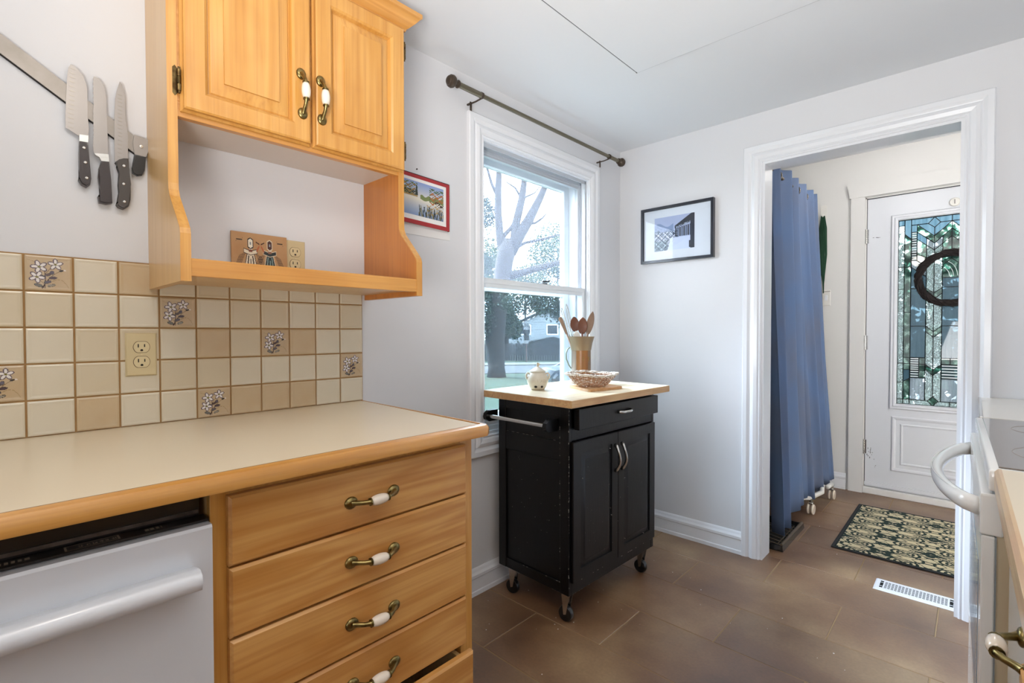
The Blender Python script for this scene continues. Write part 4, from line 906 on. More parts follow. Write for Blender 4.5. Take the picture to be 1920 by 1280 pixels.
for i, (y0, y1) in enumerate(((.012, .3255), (.3285, CW-.012))):
    bm = NB(); nested(bm, y0, y1, .178, .735, [(0, .012), (.0015, .0145), (.046, .0145), (.0475, .0085), (.050, .0085), (.056, .0085), (.074, .0150), (.076, .0150)], Pf, back=.0005)
    d = obj('door', bm, M['cartblk'], cart, auto=25)
    yh = (.302, .352)[i]; bm = NB()
    zs = np.linspace(.566, .684, 11); pts = [(.0145+.026*abs(math.sin(PI*(z-.566)/.118))**.7, yh+(.004)*math.sin(2*PI*(z-.566)/.118), z) for z in zs]
    tube(bm, pts, [.0062, .005, .0042, .004, .004, .004, .004, .004, .0042, .005, .0062], 10, flat=1.5)
    obj('handle', bm, M['nickel'], d, smooth=True)
dr = obj('drawer', bx(.004, .030, .028, CW-.012, .783, .866, bev=.0015), M['cartblk'], cart)
bm = NB(); tube(bm, [(.030, .30, .826), (.043, .302, .826), (.050, .32, .825), (.050, .375, .825), (.043, .393, .826), (.030, .396, .826)], [.006, .0055, .005, .005, .0055, .006], 10, flat=1.2); obj('handle', bm, M['nickel'], dr, smooth=True)
bm = NB(); rnd = random.Random(11)
for k in range(120):  # worn paint chips along the edges
    kind = rnd.random()
    if kind < .35: z = rnd.uniform(.13, .87); y = rnd.uniform(-.0, .003); box(bm, -.0012, .0006, y-.0006, y+.0008, z, z+rnd.uniform(.001, .008))
    elif kind < .6: y = rnd.uniform(.02, CW-.02); z = rnd.choice([.1255, .1745, .178]); box(bm, -.0005, .0006 if z < .178 else .0146, y, y+rnd.uniform(.002, .012), z-.0005, z+.0006)
    elif kind < .8: x = rnd.uniform(-CD+.05, -.05); z = rnd.choice([.1255, .1675, .735]); box(bm, x, x+rnd.uniform(.002, .014), -.0006+.002, .0025, z-.0006, z+.0005)
    else: x = -t_; z = rnd.uniform(.17, .8); box(bm, x-.001, x+.0005, -.0004, .0005, z, z+rnd.uniform(.001, .006))
for k in range(40):
    y = rnd.uniform(.06, CW-.06); z = rnd.uniform(.2, .7); w = rnd.uniform(.0004, .001); box(bm, .0, .0151, y, y+w, z, z+rnd.uniform(.001, .004))
for k in range(26):
    x = rnd.uniform(-CD+.05, -.05); z = rnd.uniform(.2, .64); w = rnd.uniform(.0004, .0012); box(bm, x, x+w, .0082, .0095, z, z+rnd.uniform(.0005, .003))
obj('paint_chips', bm, M['chip'], cart, kind='stuff')
bm = NB(); box(bm, -.455, .052, -.047, .712, .8795, .910, .002)
tp = obj('butcher_block_top', bm, WBUT, cart)
bm = NB(); molding(bm, [(-.455, -.047), (.052, -.047), (.052, .712), (-.455, .712)], [(.001, .8805), (-.0006, .8805), (-.0006, .9085), (.001, .9085)], lambda u, v, h: (u, v, h)); obj('block_edge', bm, WEDGE, tp)
for ys, sgn in ((0, -1), (CW, 1)):
    bm = NB()
    bm.free()
    for x in (-.425, -.075):
        pts = [(0, -.022), (.052, -.022), (.068, -.012), (.072, 0), (.068, .014), (.052, .026), (0, .026)]
        bm = NB(); prism(bm, [(u, v+.797) for u, v in pts], lambda u, v, h, s=sgn, y_=ys: (h, y_+s*u, v), x, x+.02)
        rk = obj('towel_bracket', bm, M['cartblk'], cart)
    bm = NB(); tube(bm, [(-.415, ys+sgn*.05, .798), (-.065, ys+sgn*.05, .798)], .0085, 14); obj('towel_bar', bm, M['steel'], rk, auto=40)
for (x, y, a) in ((-.045, .035, .12), (-.045, CW-.045, 0), (-CD+.05, .035, .2), (-CD+.05, CW-.045, .3)):
    ca, sa = math.cos(a), math.sin(a); bm = NB()
    def WP(u, v, w, x=x, y=y, ca=ca, sa=sa): return Vector((x+ca*u-sa*v, y+sa*u+ca*v, w))
    for k in (-1, 1):
        a1 = [(-.012, .124), (.03, .124), (.012, .034), (.0, .030)]
        A = [bm.verts.new(WP(u, k*.0135, w)) for u, w in a1]; B = [bm.verts.new(WP(u, k*.0155, w)) for u, w in a1]
        bm.faces.new(A); bm.faces.new(B[::-1])
        for i in range(4): bm.faces.new((A[i], A[(i+1) % 4], B[(i+1) % 4], B[i]))
    box(bm, x-.022, x+.022, y-.022, y+.022, .1195, .1248)
    ca_ = obj('caster', bm, M['steel'], cart)
    bm = NB(); rings = []
    for vv, r in ((-.010, .024), (-.011, .029), (-.007, .0315), (.007, .0315), (.011, .029), (.010, .024)):
        rings.append([bm.verts.new(WP(.004+r*math.cos(2*PI*k/24), vv, .032+r*math.sin(2*PI*k/24))) for k in range(24)])
    for A, B in zip(rings, rings[1:]):
        for k in range(24): bm.faces.new((A[k], A[(k+1) % 24], B[(k+1) % 24], B[k]))
    bm.faces.new(rings[0]); bm.faces.new(rings[-1]); obj('wheel', bm, M['rubber'], ca_, auto=40)

# ================================================================== ON THE CART
ZT_ = .9102
def rev(prof, c, seg=32): bm = NB(); lathe(bm, prof, c, 'z', seg); return bm
pc = (.181, 1.694, ZT_)
pt_ = thing('garlic_pot', 'cream lidded garlic pot with two ears on the cart, nearest the window frame', 'pot', pc)
obj('body', rev([(.027, 0), (.030, .001), (.040, .015), (.0475, .034), (.0485, .047), (.045, .062), (.036, .075), (.0335, .080), (.0345, .0803), (.030, .0803)], pc), M['pot'], pt_, smooth=True)
ld = obj('lid', rev([(.036, .0805), (.037, .083), (.032, .087), (.020, .096), (.010, .101), (.008, .103), (.004, .104)], pc), M['pot'], pt_, smooth=True)
bm = NB(); tube(bm, [Vector(pc)+Vector(v) for v in ((0, 0, .100), (0, 0, .108), (.004, .003, .114), (.002, -.003, .117), (-.003, .002, .115), (.003, .003, .119))], [.005, .006, .0065, .006, .0055, .004], 8); obj('knob', bm, M['potletter'], ld, smooth=True)
vd = Vector((math.cos(YAW), math.sin(YAW), 0)); fd = Vector((-math.sin(YAW), math.cos(YAW), 0))
for s in (-1, 1):
    bm = NB(); dv = (vd*s*.96-fd*.15).normalized(); tube(bm, [Vector(pc)+dv*r+Vector((0, 0, z)) for r, z in ((.034, .070), (.045, .076), (.051, .070), (.052, .060), (.047, .048))], .0048, 8); obj('ear_handle', bm, M['pot'], pt_, smooth=True)
for an, rx in ((-.25, .0065), (.42, .0052)):
    bm = NB(); dv = (-fd*math.cos(an)+vd*math.sin(an)); tt = Vector((-dv.y, dv.x, 0)); c0 = Vector(pc)+dv*.0418+Vector((0, 0, .0165))
    nrm = (dv-Vector((0, 0, .55))).normalized(); up_ = nrm.cross(tt)
    A = [bm.verts.new(c0+tt*rx*math.cos(k*PI/8)+up_*.005*math.sin(k*PI/8)+nrm*.0012) for k in range(16)]; B = [bm.verts.new(v.co-nrm*.004) for v in A]
    bm.faces.new(A); bm.faces.new(B[::-1])
    for k in range(16): bm.faces.new((A[k], A[(k+1) % 16], B[(k+1) % 16], B[k]))
    obj('vent_hole', bm, M['slot'], pt_)
def on_pot(u, v, h):
    a = u/.048+.35; dv = -fd*math.cos(a)+vd*math.sin(a); return Vector(pc)+dv*(.0487+h-abs(v)*.12)+Vector((0, 0, .042+v))
obj('letters', text_mesh("L'AIL", .021, on_pot, .0012), M['potletter'], pt_)
cb = thing('cutting_board', 'small rounded wooden board on the cart under the wicker basket', 'board', (.36, 1.87, ZT_))
A0, B0, C0 = Vector((.239, 1.845)), Vector((.408, 1.775)), Vector((.447, 1.985)); D0 = A0+(C0-B0)
def rounded(pts, r=.02, n=5):
    out = []
    for i, p in enumerate(pts):
        p = Vector(p); a = (Vector(pts[i-1])-p).normalized(); b = (Vector(pts[(i+1) % len(pts)])-p).normalized()
        for k in range(n+1):
            t = k/n; q = (p+a*r)*(1-t)**2+p*2*t*(1-t)+(p+b*r)*t*t; out.append(tuple(q))
    return out
bm = NB(); prism(bm, rounded([A0, B0, C0, D0]), mp3('D', ZT_), 0, .0115); obj('board', bm, WBOARD, cb)
bk = thing('wicker_basket', 'shallow whitewashed wicker basket on the small board', 'basket', (.345, 1.878, ZT_+.0125))
bc_ = Vector((.345, 1.878, ZT_+.0125)); bm = NB()
def bprof(s): return (.052+.060*s**.9, .056*s**1.3)
nS = 30
for k in range(nS):  # stakes
    a = 2*PI*k/nS; pts = []
    for s in np.linspace(0, 1, 7): r, z = bprof(s); pts.append(bc_+Vector((r*math.cos(a+.12*s), r*math.sin(a+.12*s), z+.002)))
    tube(bm, pts, .0016, 5)
obj('stakes', bm, M['wicker'], bk, kind='stuff')
bm = NB()
for j in range(9):
    s = .06+.80*j/8; r, z = bprof(s); pts = []
    for k in range(nS*3):
        a = 2*PI*k/(nS*3); w = .0022*math.cos(a*nS/2+PI*j); pts.append(bc_+Vector(((r+w)*math.cos(a), (r+w)*math.sin(a), z+.002+.001*math.sin(5*a+j))))
    tube(bm, pts, .0026, 5, closed=True)
for j in range(6):
    r = .010+.0085*j; tube(bm, [bc_+Vector((r*math.cos(a), r*math.sin(a), .0022+.0008*math.cos(8*a+j*PI))) for a in np.linspace(0, 2*PI, 28)[:-1]], .0019, 5, closed=True)
obj('weave', bm, M['wicker2'], bk, kind='stuff')
bm = NB()
for j, (am, ph, rr) in enumerate(((.010, 0, .1135), (.010, PI, .1135), (.007, PI/2, .110), (.004, 0, .117))):
    tube(bm, [bc_+Vector(((rr+am*math.cos(14*a+ph)*.7)*math.cos(a), (rr+am*math.cos(14*a+ph)*.7)*math.sin(a), .057+.0035*math.sin(14*a+ph*1.3+j)+.003*math.sin(3*a))) for a in np.linspace(0, 2*PI, 180)[:-1]], .0029, 5, closed=True)
obj('braided_rim', bm, M['wicker'], bk, label='loosely looped whitewashed rim', kind='stuff')
jc = Vector((.165, 2.052, ZT_))
jg = thing('jug', 'aged metal and wood jug holding the wooden spoons on the cart', 'jug', jc)
obj('body', rev([(.050, 0), (.0525, .002), (.0520, .006), (.0495, .010), (.0485, .168), (.0495, .171), (.0465, .171), (.0465, .012), (.03, .010)], jc, 40), M['jug'], jg, auto=50)
obj('collar', rev([(.0495, .167), (.0505, .168), (.0575, .205), (.0665, .233), (.0675, .237), (.065, .237), (.055, .205), (.047, .168)], jc, 40), M['jug2'], jg, auto=50)
bm = NB(); a0 = -fd*.95+vd*.05
for k in range(7):
    an = -.62+1.24*k/7; an2 = an+1.24/7; 
    P4 = [jc+(-fd*math.cos(a)+vd*math.sin(a))*.0498+Vector((0, 0, z)) for a, z in ((an, .010), (an2, .010), (an2, .167), (an, .167))]
    bm.faces.new([bm.verts.new(p) for p in P4])
obj('wood_panel', bm, wood('jug_wood', '9a6a3a', '8a5a2e', '6f4522', 2, coat=.1), jg, label='warm brown wooden front panel')
bm = NB()
on_j = lambda u, v, h: jc+(-fd*math.cos(u/.049+.40)+vd*math.sin(u/.049+.40))*(.0503+h)+Vector((0, 0, .125+v))
prism(bm, rect(-.017, .017, -.011, .011), on_j, 0, .0006)
obj('label_plate', bm, mat('brass_label', '8a7040', .45, metal=.5), jg)
bm = NB(); tube(bm, [jc-vd*r+Vector((0, 0, z)) for r, z in ((.0495, .075), (.062, .092), (.074, .122), (.076, .150), (.069, .172), (.056, .182))], [.006, .007, .0075, .0075, .007, .006], 10, flat=.5)
obj('handle', bm, mat('green_grey_handle', '7d8578', .4, metal=.4), jg, smooth=True)
def utensil(label, base, tip, head, m, hl, w, th=.004, cat='spoon', face=None):
    base = jc+vd*base[0]+fd*base[1]+Vector((0, 0, .016)); tip = jc+vd*tip[0]+fd*tip[1]+Vector((0, 0, tip[2]+.05)); d = (tip-base).normalized()
    t = thing(name := ('wooden_spoon' if cat == 'spoon' else cat), label, cat, base, group='utensils in the jug')
    fc = (face or -fd); fc = (fc-d*fc.dot(d)).normalized(); sd = d.cross(fc)
    h0 = tip-d*hl; bm = NB(); tube(bm, [base, base+(h0-base)*.5, h0+d*.008], [.0045, .0048, .005], 8); obj('stem', bm, m, t, smooth=True)
    bm = NB(); n = 10; rings = []
    for i in range(n+1):
        s = i/n
        ww = w*((abs(math.sin(PI*min(1, (.07+.93*s))))+.02)**.62 if head == 'oval' else (.35+.65*s**.7)*(1 if s < .9 else 1-(s-.9)*4)); c = h0+d*hl*s
        dp = (.010*math.sin(PI*s) if head == 'oval' else .001)
        ring = []
        for k in range(12):
            a = 2*PI*k/12; off = sd*ww/2*math.cos(a)+fc*(th/2*math.sin(a)-dp*(1-math.cos(a)**2)*.5)
            ring.append(bm.verts.new(c+off))
        rings.append(ring)
    for A, B in zip(rings, rings[1:]):
        for k in range(12): bm.faces.new((A[k], A[(k+1) % 12], B[(k+1) % 12], B[k]))
    bm.faces.new(rings[0]); bm.faces.new(rings[-1]); obj('bowl' if head == 'oval' else 'blade', bm, m, t, smooth=True)
    return t
utensil('dark oval wooden spoon in front, right of the two round ones in the jug', (-.01, -.02), (.004, -.040, .282), 'oval', M['spoon'], .082, .050)
utensil('dark oval wooden spoon half hidden, left of the front one in the jug', (.0, .02), (-.036, .0, .287), 'oval', M['spoon'], .075, .046)
utensil('greyish pointed wooden spatula at the right rim of the jug', (-.02, .0), (.058, -.01, .312), 'oval', M['spoon2'], .115, .036, cat='spatula')
utensil('flat wooden spatula leaning left out of the jug', (.02, -.01), (-.108, -.01, .284), 'flat', M['spoon2'], .10, .022, cat='spatula')
utensil('white plastic spoon low in the jug between the wooden ones', (.01, -.03), (-.031, -.050, .215), 'oval', M['whitepl'], .05, .034, cat='spoon')
def whisk(label, base, tip):
    base = jc+vd*base[0]+fd*base[1]+Vector((0, 0, .016)); tip = jc+vd*tip[0]+fd*tip[1]+Vector((0, 0, tip[2]+.05)); d = (tip-base).normalized(); sd = d.cross(-fd).normalized()
    t = thing('whisk', label, 'whisk', base, group='utensils in the jug'); L_ = (tip-base).length; bm = NB(); tube(bm, [base, base+d*L_*.45], .0055, 8); obj('stem', bm, M['nickel'], t, smooth=True)
    bm = NB()
    for k in range(3):
        ax = (Matrix.Rotation(k*PI/3, 3, d) @ sd); up_ = base+d*L_*.44; hl = L_*.56
        pts = [up_+d*hl*abs(math.sin(s))**.8+ax*(-math.cos(s))*.010*(.4+math.sin(s)) for s in np.linspace(.02, PI-.02, 15)]
        tube(bm, pts, .0011, 5)
    obj('wires', bm, M['nickel'], t, smooth=True)
whisk('narrow wire whisk, the taller, at the back left of the jug', (.01, .02), (-.072, .04, .355)); whisk('narrow wire whisk, the lower, at the left of the jug', (.0, .01), (-.098, .02, .335))

# ================================================================== ENTRY: curtain, rack, tray, mat, register
cu = thing('curtain', 'faded blue grommet curtain hanging just inside the doorway on the left', 'curtain', (.82, 3.4, 1.0))
nU, nV = 420, 26; bm = NB(); grid = []
for j in range(nV+1):
    t = j/nV; row = []
    for i in range(nU+1):
        s = i/nU
        yt = 2.86+1.10*s; yb = 2.98+1.32*s**1.05
        y = yt+(yb-yt)*t**1.2; ph = 2*PI*(7*s+.35*math.sin(5*s+1.3)+.12*math.sin(13*s))
        amp = .034*(1-.25*t)+.012*math.sin(9*s+2)*t
        x = .790+.068*t*(.5+.5*s)+amp*math.sin(ph)+.010*math.sin(ph*2.3+1+2*t)*(.4+t)+.003*math.sin(60*s+3*t)*(.3+t)
        y += .012*math.sin(ph*2+.6)*(.6+.4*t)
        hem = .045+.060*min(1, max(0, (s-.12)*4))*(1-.1*s)+.008*math.sin(ph*1.1)
        z = 2.105-(2.105-hem)*t
        row.append(bm.verts.new((x, y, z)))
    grid.append(row)
for j in range(nV):
    for i in range(nU): bm.faces.new((grid[j][i], grid[j][i+1], grid[j+1][i+1], grid[j+1][i]))
co = obj('cloth', bm, M['curtain'], cu, smooth=True)
md = co.modifiers.new('thick', 'SOLIDIFY'); md.thickness = .0018
for k in range(11):
    s = (k+.5)/11; bm = NB(); y = 2.86+1.10*s; 
    rr = [(.79+.002, y+.0235*math.cos(a), 2.055+.0235*math.sin(a)) for a in np.linspace(0, 2*PI, 20)[:-1]]
    a0 = .9 if k % 2 else -.9
    rr = [(.79+(p[1]-y)*math.sin(a0)*.9, y+(p[1]-y)*math.cos(a0), p[2]) for p in rr]
    tube(bm, rr, .0042, 6, closed=True); obj('grommet', bm, M['ring'], cu, smooth=True)
cr_ = thing('curtain_rail', 'dark rail inside the grommets of the blue curtain', 'curtain rail', (.79, 3.45, 2.055))
bm = NB(); tube(bm, [(.79, YF+.116, 2.055), (.79, 3.95, 2.055)], .0105, 12); obj('rail', bm, M['roddark'], cr_, smooth=True)
bm = NB(); tube(bm, [(.79, 3.40, 2.055), (.021, 3.40, 2.055)], .007, 8); obj('hanger', bm, M['roddark'], cr_)
rk = thing('garment_rack', 'white wheeled rack foot showing under the blue curtain', 'rack', (.85, 3.62, 0))
bm = NB(); tube(bm, [(.60, 3.50, .10), (.76, 3.53, .10), (.855, 3.60, .102), (.895, 3.74, .115), (.88, 3.83, .13), (.80, 3.88, .20), (.74, 3.90, .45), (.74, 3.9, 1.5)], .0145, 12); obj('base_tube', bm, M['whitepl'], rk, smooth=True)
for (x, y) in ((.862, 3.60), (.90, 4.02)):
    bm = NB(); lathe(bm, [(.010, .052), (.010, .10)], (x, y, 0), 'z', 10); box(bm, x-.012, x+.012, y-.014, y+.014, .062, .076, .002); f_k = obj('caster', bm, M['nickel'], rk, auto=40)
    for k in (-1, 1):
        bm = NB(); lathe(bm, [(.013, -.005), (.030, -.005), (.033, -.002), (.033, .004), (.029, .007), (.013, .006)], (x+k*.013, y, .033), 'x', 20); obj('wheel', bm, M['ceramic'], f_k, auto=40)
if True:
    bm = NB(); tube(bm, [(.90, 3.88, .118), (.90, 4.02, .105)], .0145, 10); obj('cross_tube', bm, M['whitepl'], rk, smooth=True)
ty = thing('boot_tray', 'black boot tray with raised ribs on the floor behind the door jamb', 'tray', (.66, 3.08, 0))
bm = NB(); nested(bm, .43, .888, 2.868, 3.315, [(0, .005), (.004, .030), (.014, .030), (.020, .010), (.024, .006)], mp3('D', 0), back=.0008); obj('pan', bm, M['tray'], ty)
bm = NB()
for k in range(9):
    y0 = 2.90+k*.045
    for (p, q) in (((.46, y0), (.66, y0+.05)), ((.66, y0+.05), (.86, y0))): strip(bm, p, q, .0045, mp3('D', 0), .005, .0075)
for k in range(5): strip(bm, (.50+.085*k, 2.90), (.50+.085*k, 3.29), .003, mp3('D', 0), .005, .007)
obj('ribs', bm, M['traypat'], ty)
bm = NB(); tube(bm, [(.878, 2.876, .034), (.878, 3.30, .034)], .0075, 8); obj('rolled_rim', bm, M['traypat'], ty, label='scuffed brown outer rim')
mt = thing('door_mat', 'cream and dark green patterned mat with black border in front of the front door', 'mat', (1.41, 3.56, 0))
bm = NB(); prism(bm, rounded(rect(1.058, 1.76, 3.118, 4.02), .006, 3), mp3('D', 0), .0005, .006); obj('backing', bm, M['matblk'], mt)
def matpat(U, V):
    Lx, Ly = .675, .875; x = U*Lx; y = V*Ly; Px, Py = .39, .26
    u = (x+.0)/Px; v = (y+.05)/Py
    a = np.abs(((u) % 1)-.5)*2; b = np.abs(((v) % 1)-.5)*2       # 0 centre 1 edge
    cream = np.array([.84, .80, .66]); dk = np.array([.10, .19, .17]); rgb = np.ones(U.shape+(3,))*cream
    def line(f, w): return np.abs(f) < w
    m = line(np.hypot(a-.5, b-.5)-.30, .035) | line(np.hypot(a-.5, b-.5)-.17, .03)
    m |= line(a+b*1.0-1.0, .04) | line(a-b, .035) | line(a+b-1.55, .03) | line(a+b-.45, .03)
    m |= (np.hypot(a-1, b-1) < .24+.08*np.cos(4*np.arctan2(b-1, a-1))) & ~(np.hypot(a-1, b-1) < .07)
    m |= (np.hypot(a, b*.8) < .26-.10*np.cos(4*np.arctan2(b, a+1e-6)))&~((a+b) < .12)
    m |= (np.hypot(a-1, b*1.1) < .16) | (np.hypot(a, (b-1)) < .15)
    m |= line(np.sin(a*9+b*4)-np.cos(b*11-a*3), .16) & (np.hypot(a-.5, b-.5) > .34)
    m |= (np.hypot((a-.5)*1.0, (b-.5)*2.2) < .08)
    m &= ~((a > .93) & (b < .07)); 
    rgb[m] = dk
    ed = (U < .012) | (U > .988) | (V < .008) | (V > .992); rgb[ed] = [.09, .15, .15]
    return rgb, None
raster('woven_pattern', 250, 330, matpat, (1.071, 3.131, .0066), (.675, 0, 0), (0, .875, 0), M['ink_cloth'], mt)
vt = thing('floor_register', 'white metal floor register with cut out grille between kitchen and mat', 'vent', (1.43, 2.80, 0))
vx0, vx1, vy0, vy1 = 1.289, 1.582, 2.744, 2.868
bm = NB(); nested(bm, vx0, vx1, vy0, vy1, [(0, .001), (.006, .0055), (.020, .006)], mp3('D', 0), back=.0004); obj('plate', bm, M['trim'], vt)
bm = NB()
for i in range(9):
    cx = vx0+.048+i*.0245
    for j in range(7):
        cy = vy0+.030+j*.0107
        prism(bm, [(cx-.0105, cy-.0042), (cx-.0015, cy-.002), (cx-.0015, cy+.0036), (cx-.0105, cy+.0014)], mp3('D', 0), .0058, .0062)
        prism(bm, [(cx+.0105, cy-.0042), (cx+.0015, cy-.002), (cx+.0015, cy+.0036), (cx+.0105, cy+.0014)], mp3('D', 0), .0058, .0062)
for cx in (vx0+.026, vx1-.026):
    for a, c in ((.024, .038), (.044, .080), (.086, .100)): prism(bm, rect(cx-.006, cx+.006, vy0+a, vy0+c), mp3('D', 0), .0058, .0063)
obj('grille_openings', bm, M['darkhole'], vt, kind='stuff')
gc = thing('hanging_cord', 'dark green braided cord bundle hanging from a white hook beside the curtain', 'cord', (.775, YD, 1.45))
bm = NB(); prism(bm, rounded(rect(.752, .792, 2.02, 2.125), .012), mp3('F', YD), 0, .006); tube(bm, [(.772, YD-.006, 2.045), (.772, YD-.030, 2.035), (.772, YD-.034, 2.055)], .005, 8); obj('hook', bm, M['whitepl'], gc)
bm = NB(); rnd = random.Random(4)
for k in range(9):
    o = -.018+.0045*k; tube(bm, [(.772+o*.5, YD-.028, 2.04), (.772+o*1.2, YD-.024-.008*(k % 2), 1.95), (.772+o*1.1+.004*math.sin(k), YD-.020, 1.75), (.774+o*.5, YD-.018, 1.60), (.776, YD-.016, 1.53-.01*(k % 3))], .0042, 6)
tube(bm, [(.776, YD-.016, 1.54), (.777, YD-.014, 1.46)], [.006, .003], 6)
obj('strands', bm, M['green'], gc, smooth=True)
ws = thing('wall_switch', 'small white wall plate beside the curtain and the front door casing', 'switch', (.80, YD, 1.42))
bm = NB(); nested(bm, .765, .822, 1.365, 1.485, [(0, .001), (.004, .006), (.006, .0065)], mp3('F', YD), back=0); obj('plate', bm, M['whitepl'], ws)
bm = NB(); box(bm, .785, .802, YD-.011, YD-.006, 1.405, 1.445, .001); obj('rocker', bm, M['trim'], ws)
bm = NB(); tube(bm, [(.77, YD-.008, 1.470), (.82, YD-.008, 1.474)], .0016, 6); obj('strap', bm, M['postm'], ws)

cb_ = NB(); rnd = random.Random(21)
for k in range(46):
    cx, cy = rnd.choice([(.95, 2.1), (.55, 2.25), (.5, 1.75), (1.0, 3.0), (1.3, 2.0), (.25, 1.5), (.95, 3.45)]); x = cx+rnd.gauss(0, .13); y = cy+rnd.gauss(0, .13)
    if x < .03 or (x > 1.04 and y > 3.1) or (x < .9 and y > 2.68): continue
    r = rnd.uniform(.0008, .0026); prism(cb_, [(x+r*math.cos(a+k)*rnd.uniform(.6, 1.3), y+r*math.sin(a+k)) for a in (0, 1.3, 2.5, 3.8, 5)], mp3('D', 0), .0001, r*.7)
setp(obj('crumbs', cb_, M['paper']), 'tiny white crumbs scattered over the brown floor tiles', 'crumbs', kind='stuff')
# ================================================================== RIGHT SIDE: stove, counters, cabinets (turned about 1.3 degrees)
TH = math.radians(1.3)
sv = thing('stove', 'white electric range with glass cooktop at the right edge', 'stove', (1.640, 1.29, 0), TH)
SW = .757
M['white_side'] = mat('bisque_stove_side', 'c6b597', .4, coat=.2)
obj('body', bx(.008, .64, .003, SW-.003, .09, .868), M['bisque'], sv)
bm = NB(); box(bm, -.0125, .007, 0, SW, .300, .782, .003, 2); dr_ = obj('oven_door', bm, M['white_app2'], sv)
bm = NB(); box(bm, -.0150, .0185, -.001, SW+.001, .783, .862, .004, 2); obj('door_top_band', bm, M['white_app2'], dr_)
obj('glass', bx(-.0138, -.0122, .10, SW-.10, .38, .70), mat('oven_glass', '8d99a8', .08, coat=.5), dr_)
bm = NB()
for k in range(16): box(bm, -.0140, -.0136, .13, SW-.13, .40+k*.018, .404+k*.018)  # bars draw the mat and register mirrored in the oven glass
obj('glass_reflection', bm, mat('oven_reflection', '6a727c', .4), dr_)
bm = NB(); box(bm, -.0115, .007, .0, SW, .092, .292, .003, 2); obj('storage_drawer', bm, M['white_app2'], sv)
bm = NB(); box(bm, .0065, .0085, -.0012, .004, .10, .782); box(bm, .002, .018, .004, SW-.004, .8622, .867); obj('seam', bm, mat('grey_gasket', '8b9296', .4, metal=.4), sv)
bm = NB(); box(bm, -.006, .0045, -.002, .002, .02, .60); obj('side_gap', bm, M['slot'], sv) if False else bm.free()
bm = NB(); box(bm, -.004, .645, -.002, SW+.002, .868, .909, .0045, 3); obj('cooktop_frame', bm, M['white_app2'], sv, auto=50)
ck = obj('cooktop_glass', bx(.0105, .585, .022, SW-.022, .9088, .9120, bev=.001), M['glasscook'], sv)
for (x, y, r) in ((.155, .205, .115), (.150, .56, .090), (.43, .20, .09), (.43, .56, .115)):
    for rr in (r, r*.62):
        bm = NB(); tube(bm, [(x+rr*math.cos(a), y+rr*math.sin(a), .9121) for a in np.linspace(0, 2*PI, 48)[:-1]], .0007, 4, closed=True); obj('burner_ring', bm, M['cookring'], ck)
bm = NB(); prism(bm, [(.590, .909), (.645, .909), (.645, 1.08), (.625, 1.09), (.600, .94)], lambda u, v, h: (u, h, v), 0, SW); bg = obj('control_panel', bm, M['white_app2'], sv)
for y in (.08, .18, .58, .68):
    bm = NB(); lathe(bm, [(.022, 0), (.020, -.022), (.012, -.024)], (.606, y, 1.0), 'x', 16); obj('knob', bm, M['white_app2'], bg, auto=40)
bm = NB(); ts = np.linspace(0, 1, 25); pts = []
for t in ts: pts.append((-.014-.070*abs(math.sin(PI*t))**.62, .055+.655*t, .822-.006*math.sin(PI*t)))
tube(bm, pts, [.0145-.002*math.sin(PI*t) for t in ts], 16, flat=1.25)
for off in (-.006, 0, .006): tube(bm, [(p[0]-.0010-.010*math.sin(PI*t), p[1], p[2]+.0155+0*off) for p, t in zip(pts[2:-2], ts[2:-2])], .0012, 5) if off == 0 else None
obj('door_handle', bm, M['white_app2'], dr_, smooth=True)
bm = NB(); [box(bm, x, x+.04, y, y+.04, 0, .0905) for x in (.04, .58) for y in (.03, SW-.07)]; obj('feet', bm, M['slot'], sv)
# near right counter and cabinet
rc = thing('countertop', 'cream counter with worn maple edge right beside the camera, near the stove', 'countertop', (1.652, 1.283, 0), math.radians(.75))
bm = NB(); box(bm, .001, .66, -1.9, -.003, .876, .9135); obj('laminate_top', bm, M['laminate'], rc)
bm = NB(); prism(bm, [(-.0085, .8755), (.001, .8755), (.001, .9140), (-.0035, .9140), (-.0085, .908)], lambda u, v, h: (u, h, v), -1.9, -.003)
obj('wood_edge', bm, wood('worn_counter_edge', 'd6b98e', 'cba874', 'a8643a', 1, rings=.4), rc)
rb = thing('base_cabinet', 'maple base cabinet with white side at the lower right corner', 'cabinet', (1.652, 1.283, 0), math.radians(.75))
obj('carcass', bx(.018, .62, -1.9, -.004, .0, .8745), M['white_side'], rb)
bm = NB(); box(bm, .0165, .0185, -1.9, -.36, .08, .8745); obj('face_frame', bm, WZ, rb)
Pr = lambda u, v, h: (.0165-h, u, v)
for (y0, y1, z0, z1) in ((-.80, -.372, .12, .742), (-1.24, -.81, .12, .742)):
    bm = NB(); nested(bm, y0, y1, z0, z1, [(0, .006), (.004, .0125), (.05, .0125), (.054, .007), (.07, .007), (.09, .0125)], Pr, back=.0); obj('door', bm, WZ, rb)
bm = NB(); nested(bm, -.350, -.006, .12, .868, [(0, .003), (.003, .005)], lambda u, v, h: (.018-h, u, v), back=.0)
dww = obj('white_panel', bm, M['white_app2'], rb, label='white enamel panel beside the stove')
pull(dww, lambda u, v, h: (.013-h*.9, u, v), -.335, .735, .10, 0, out=.032)
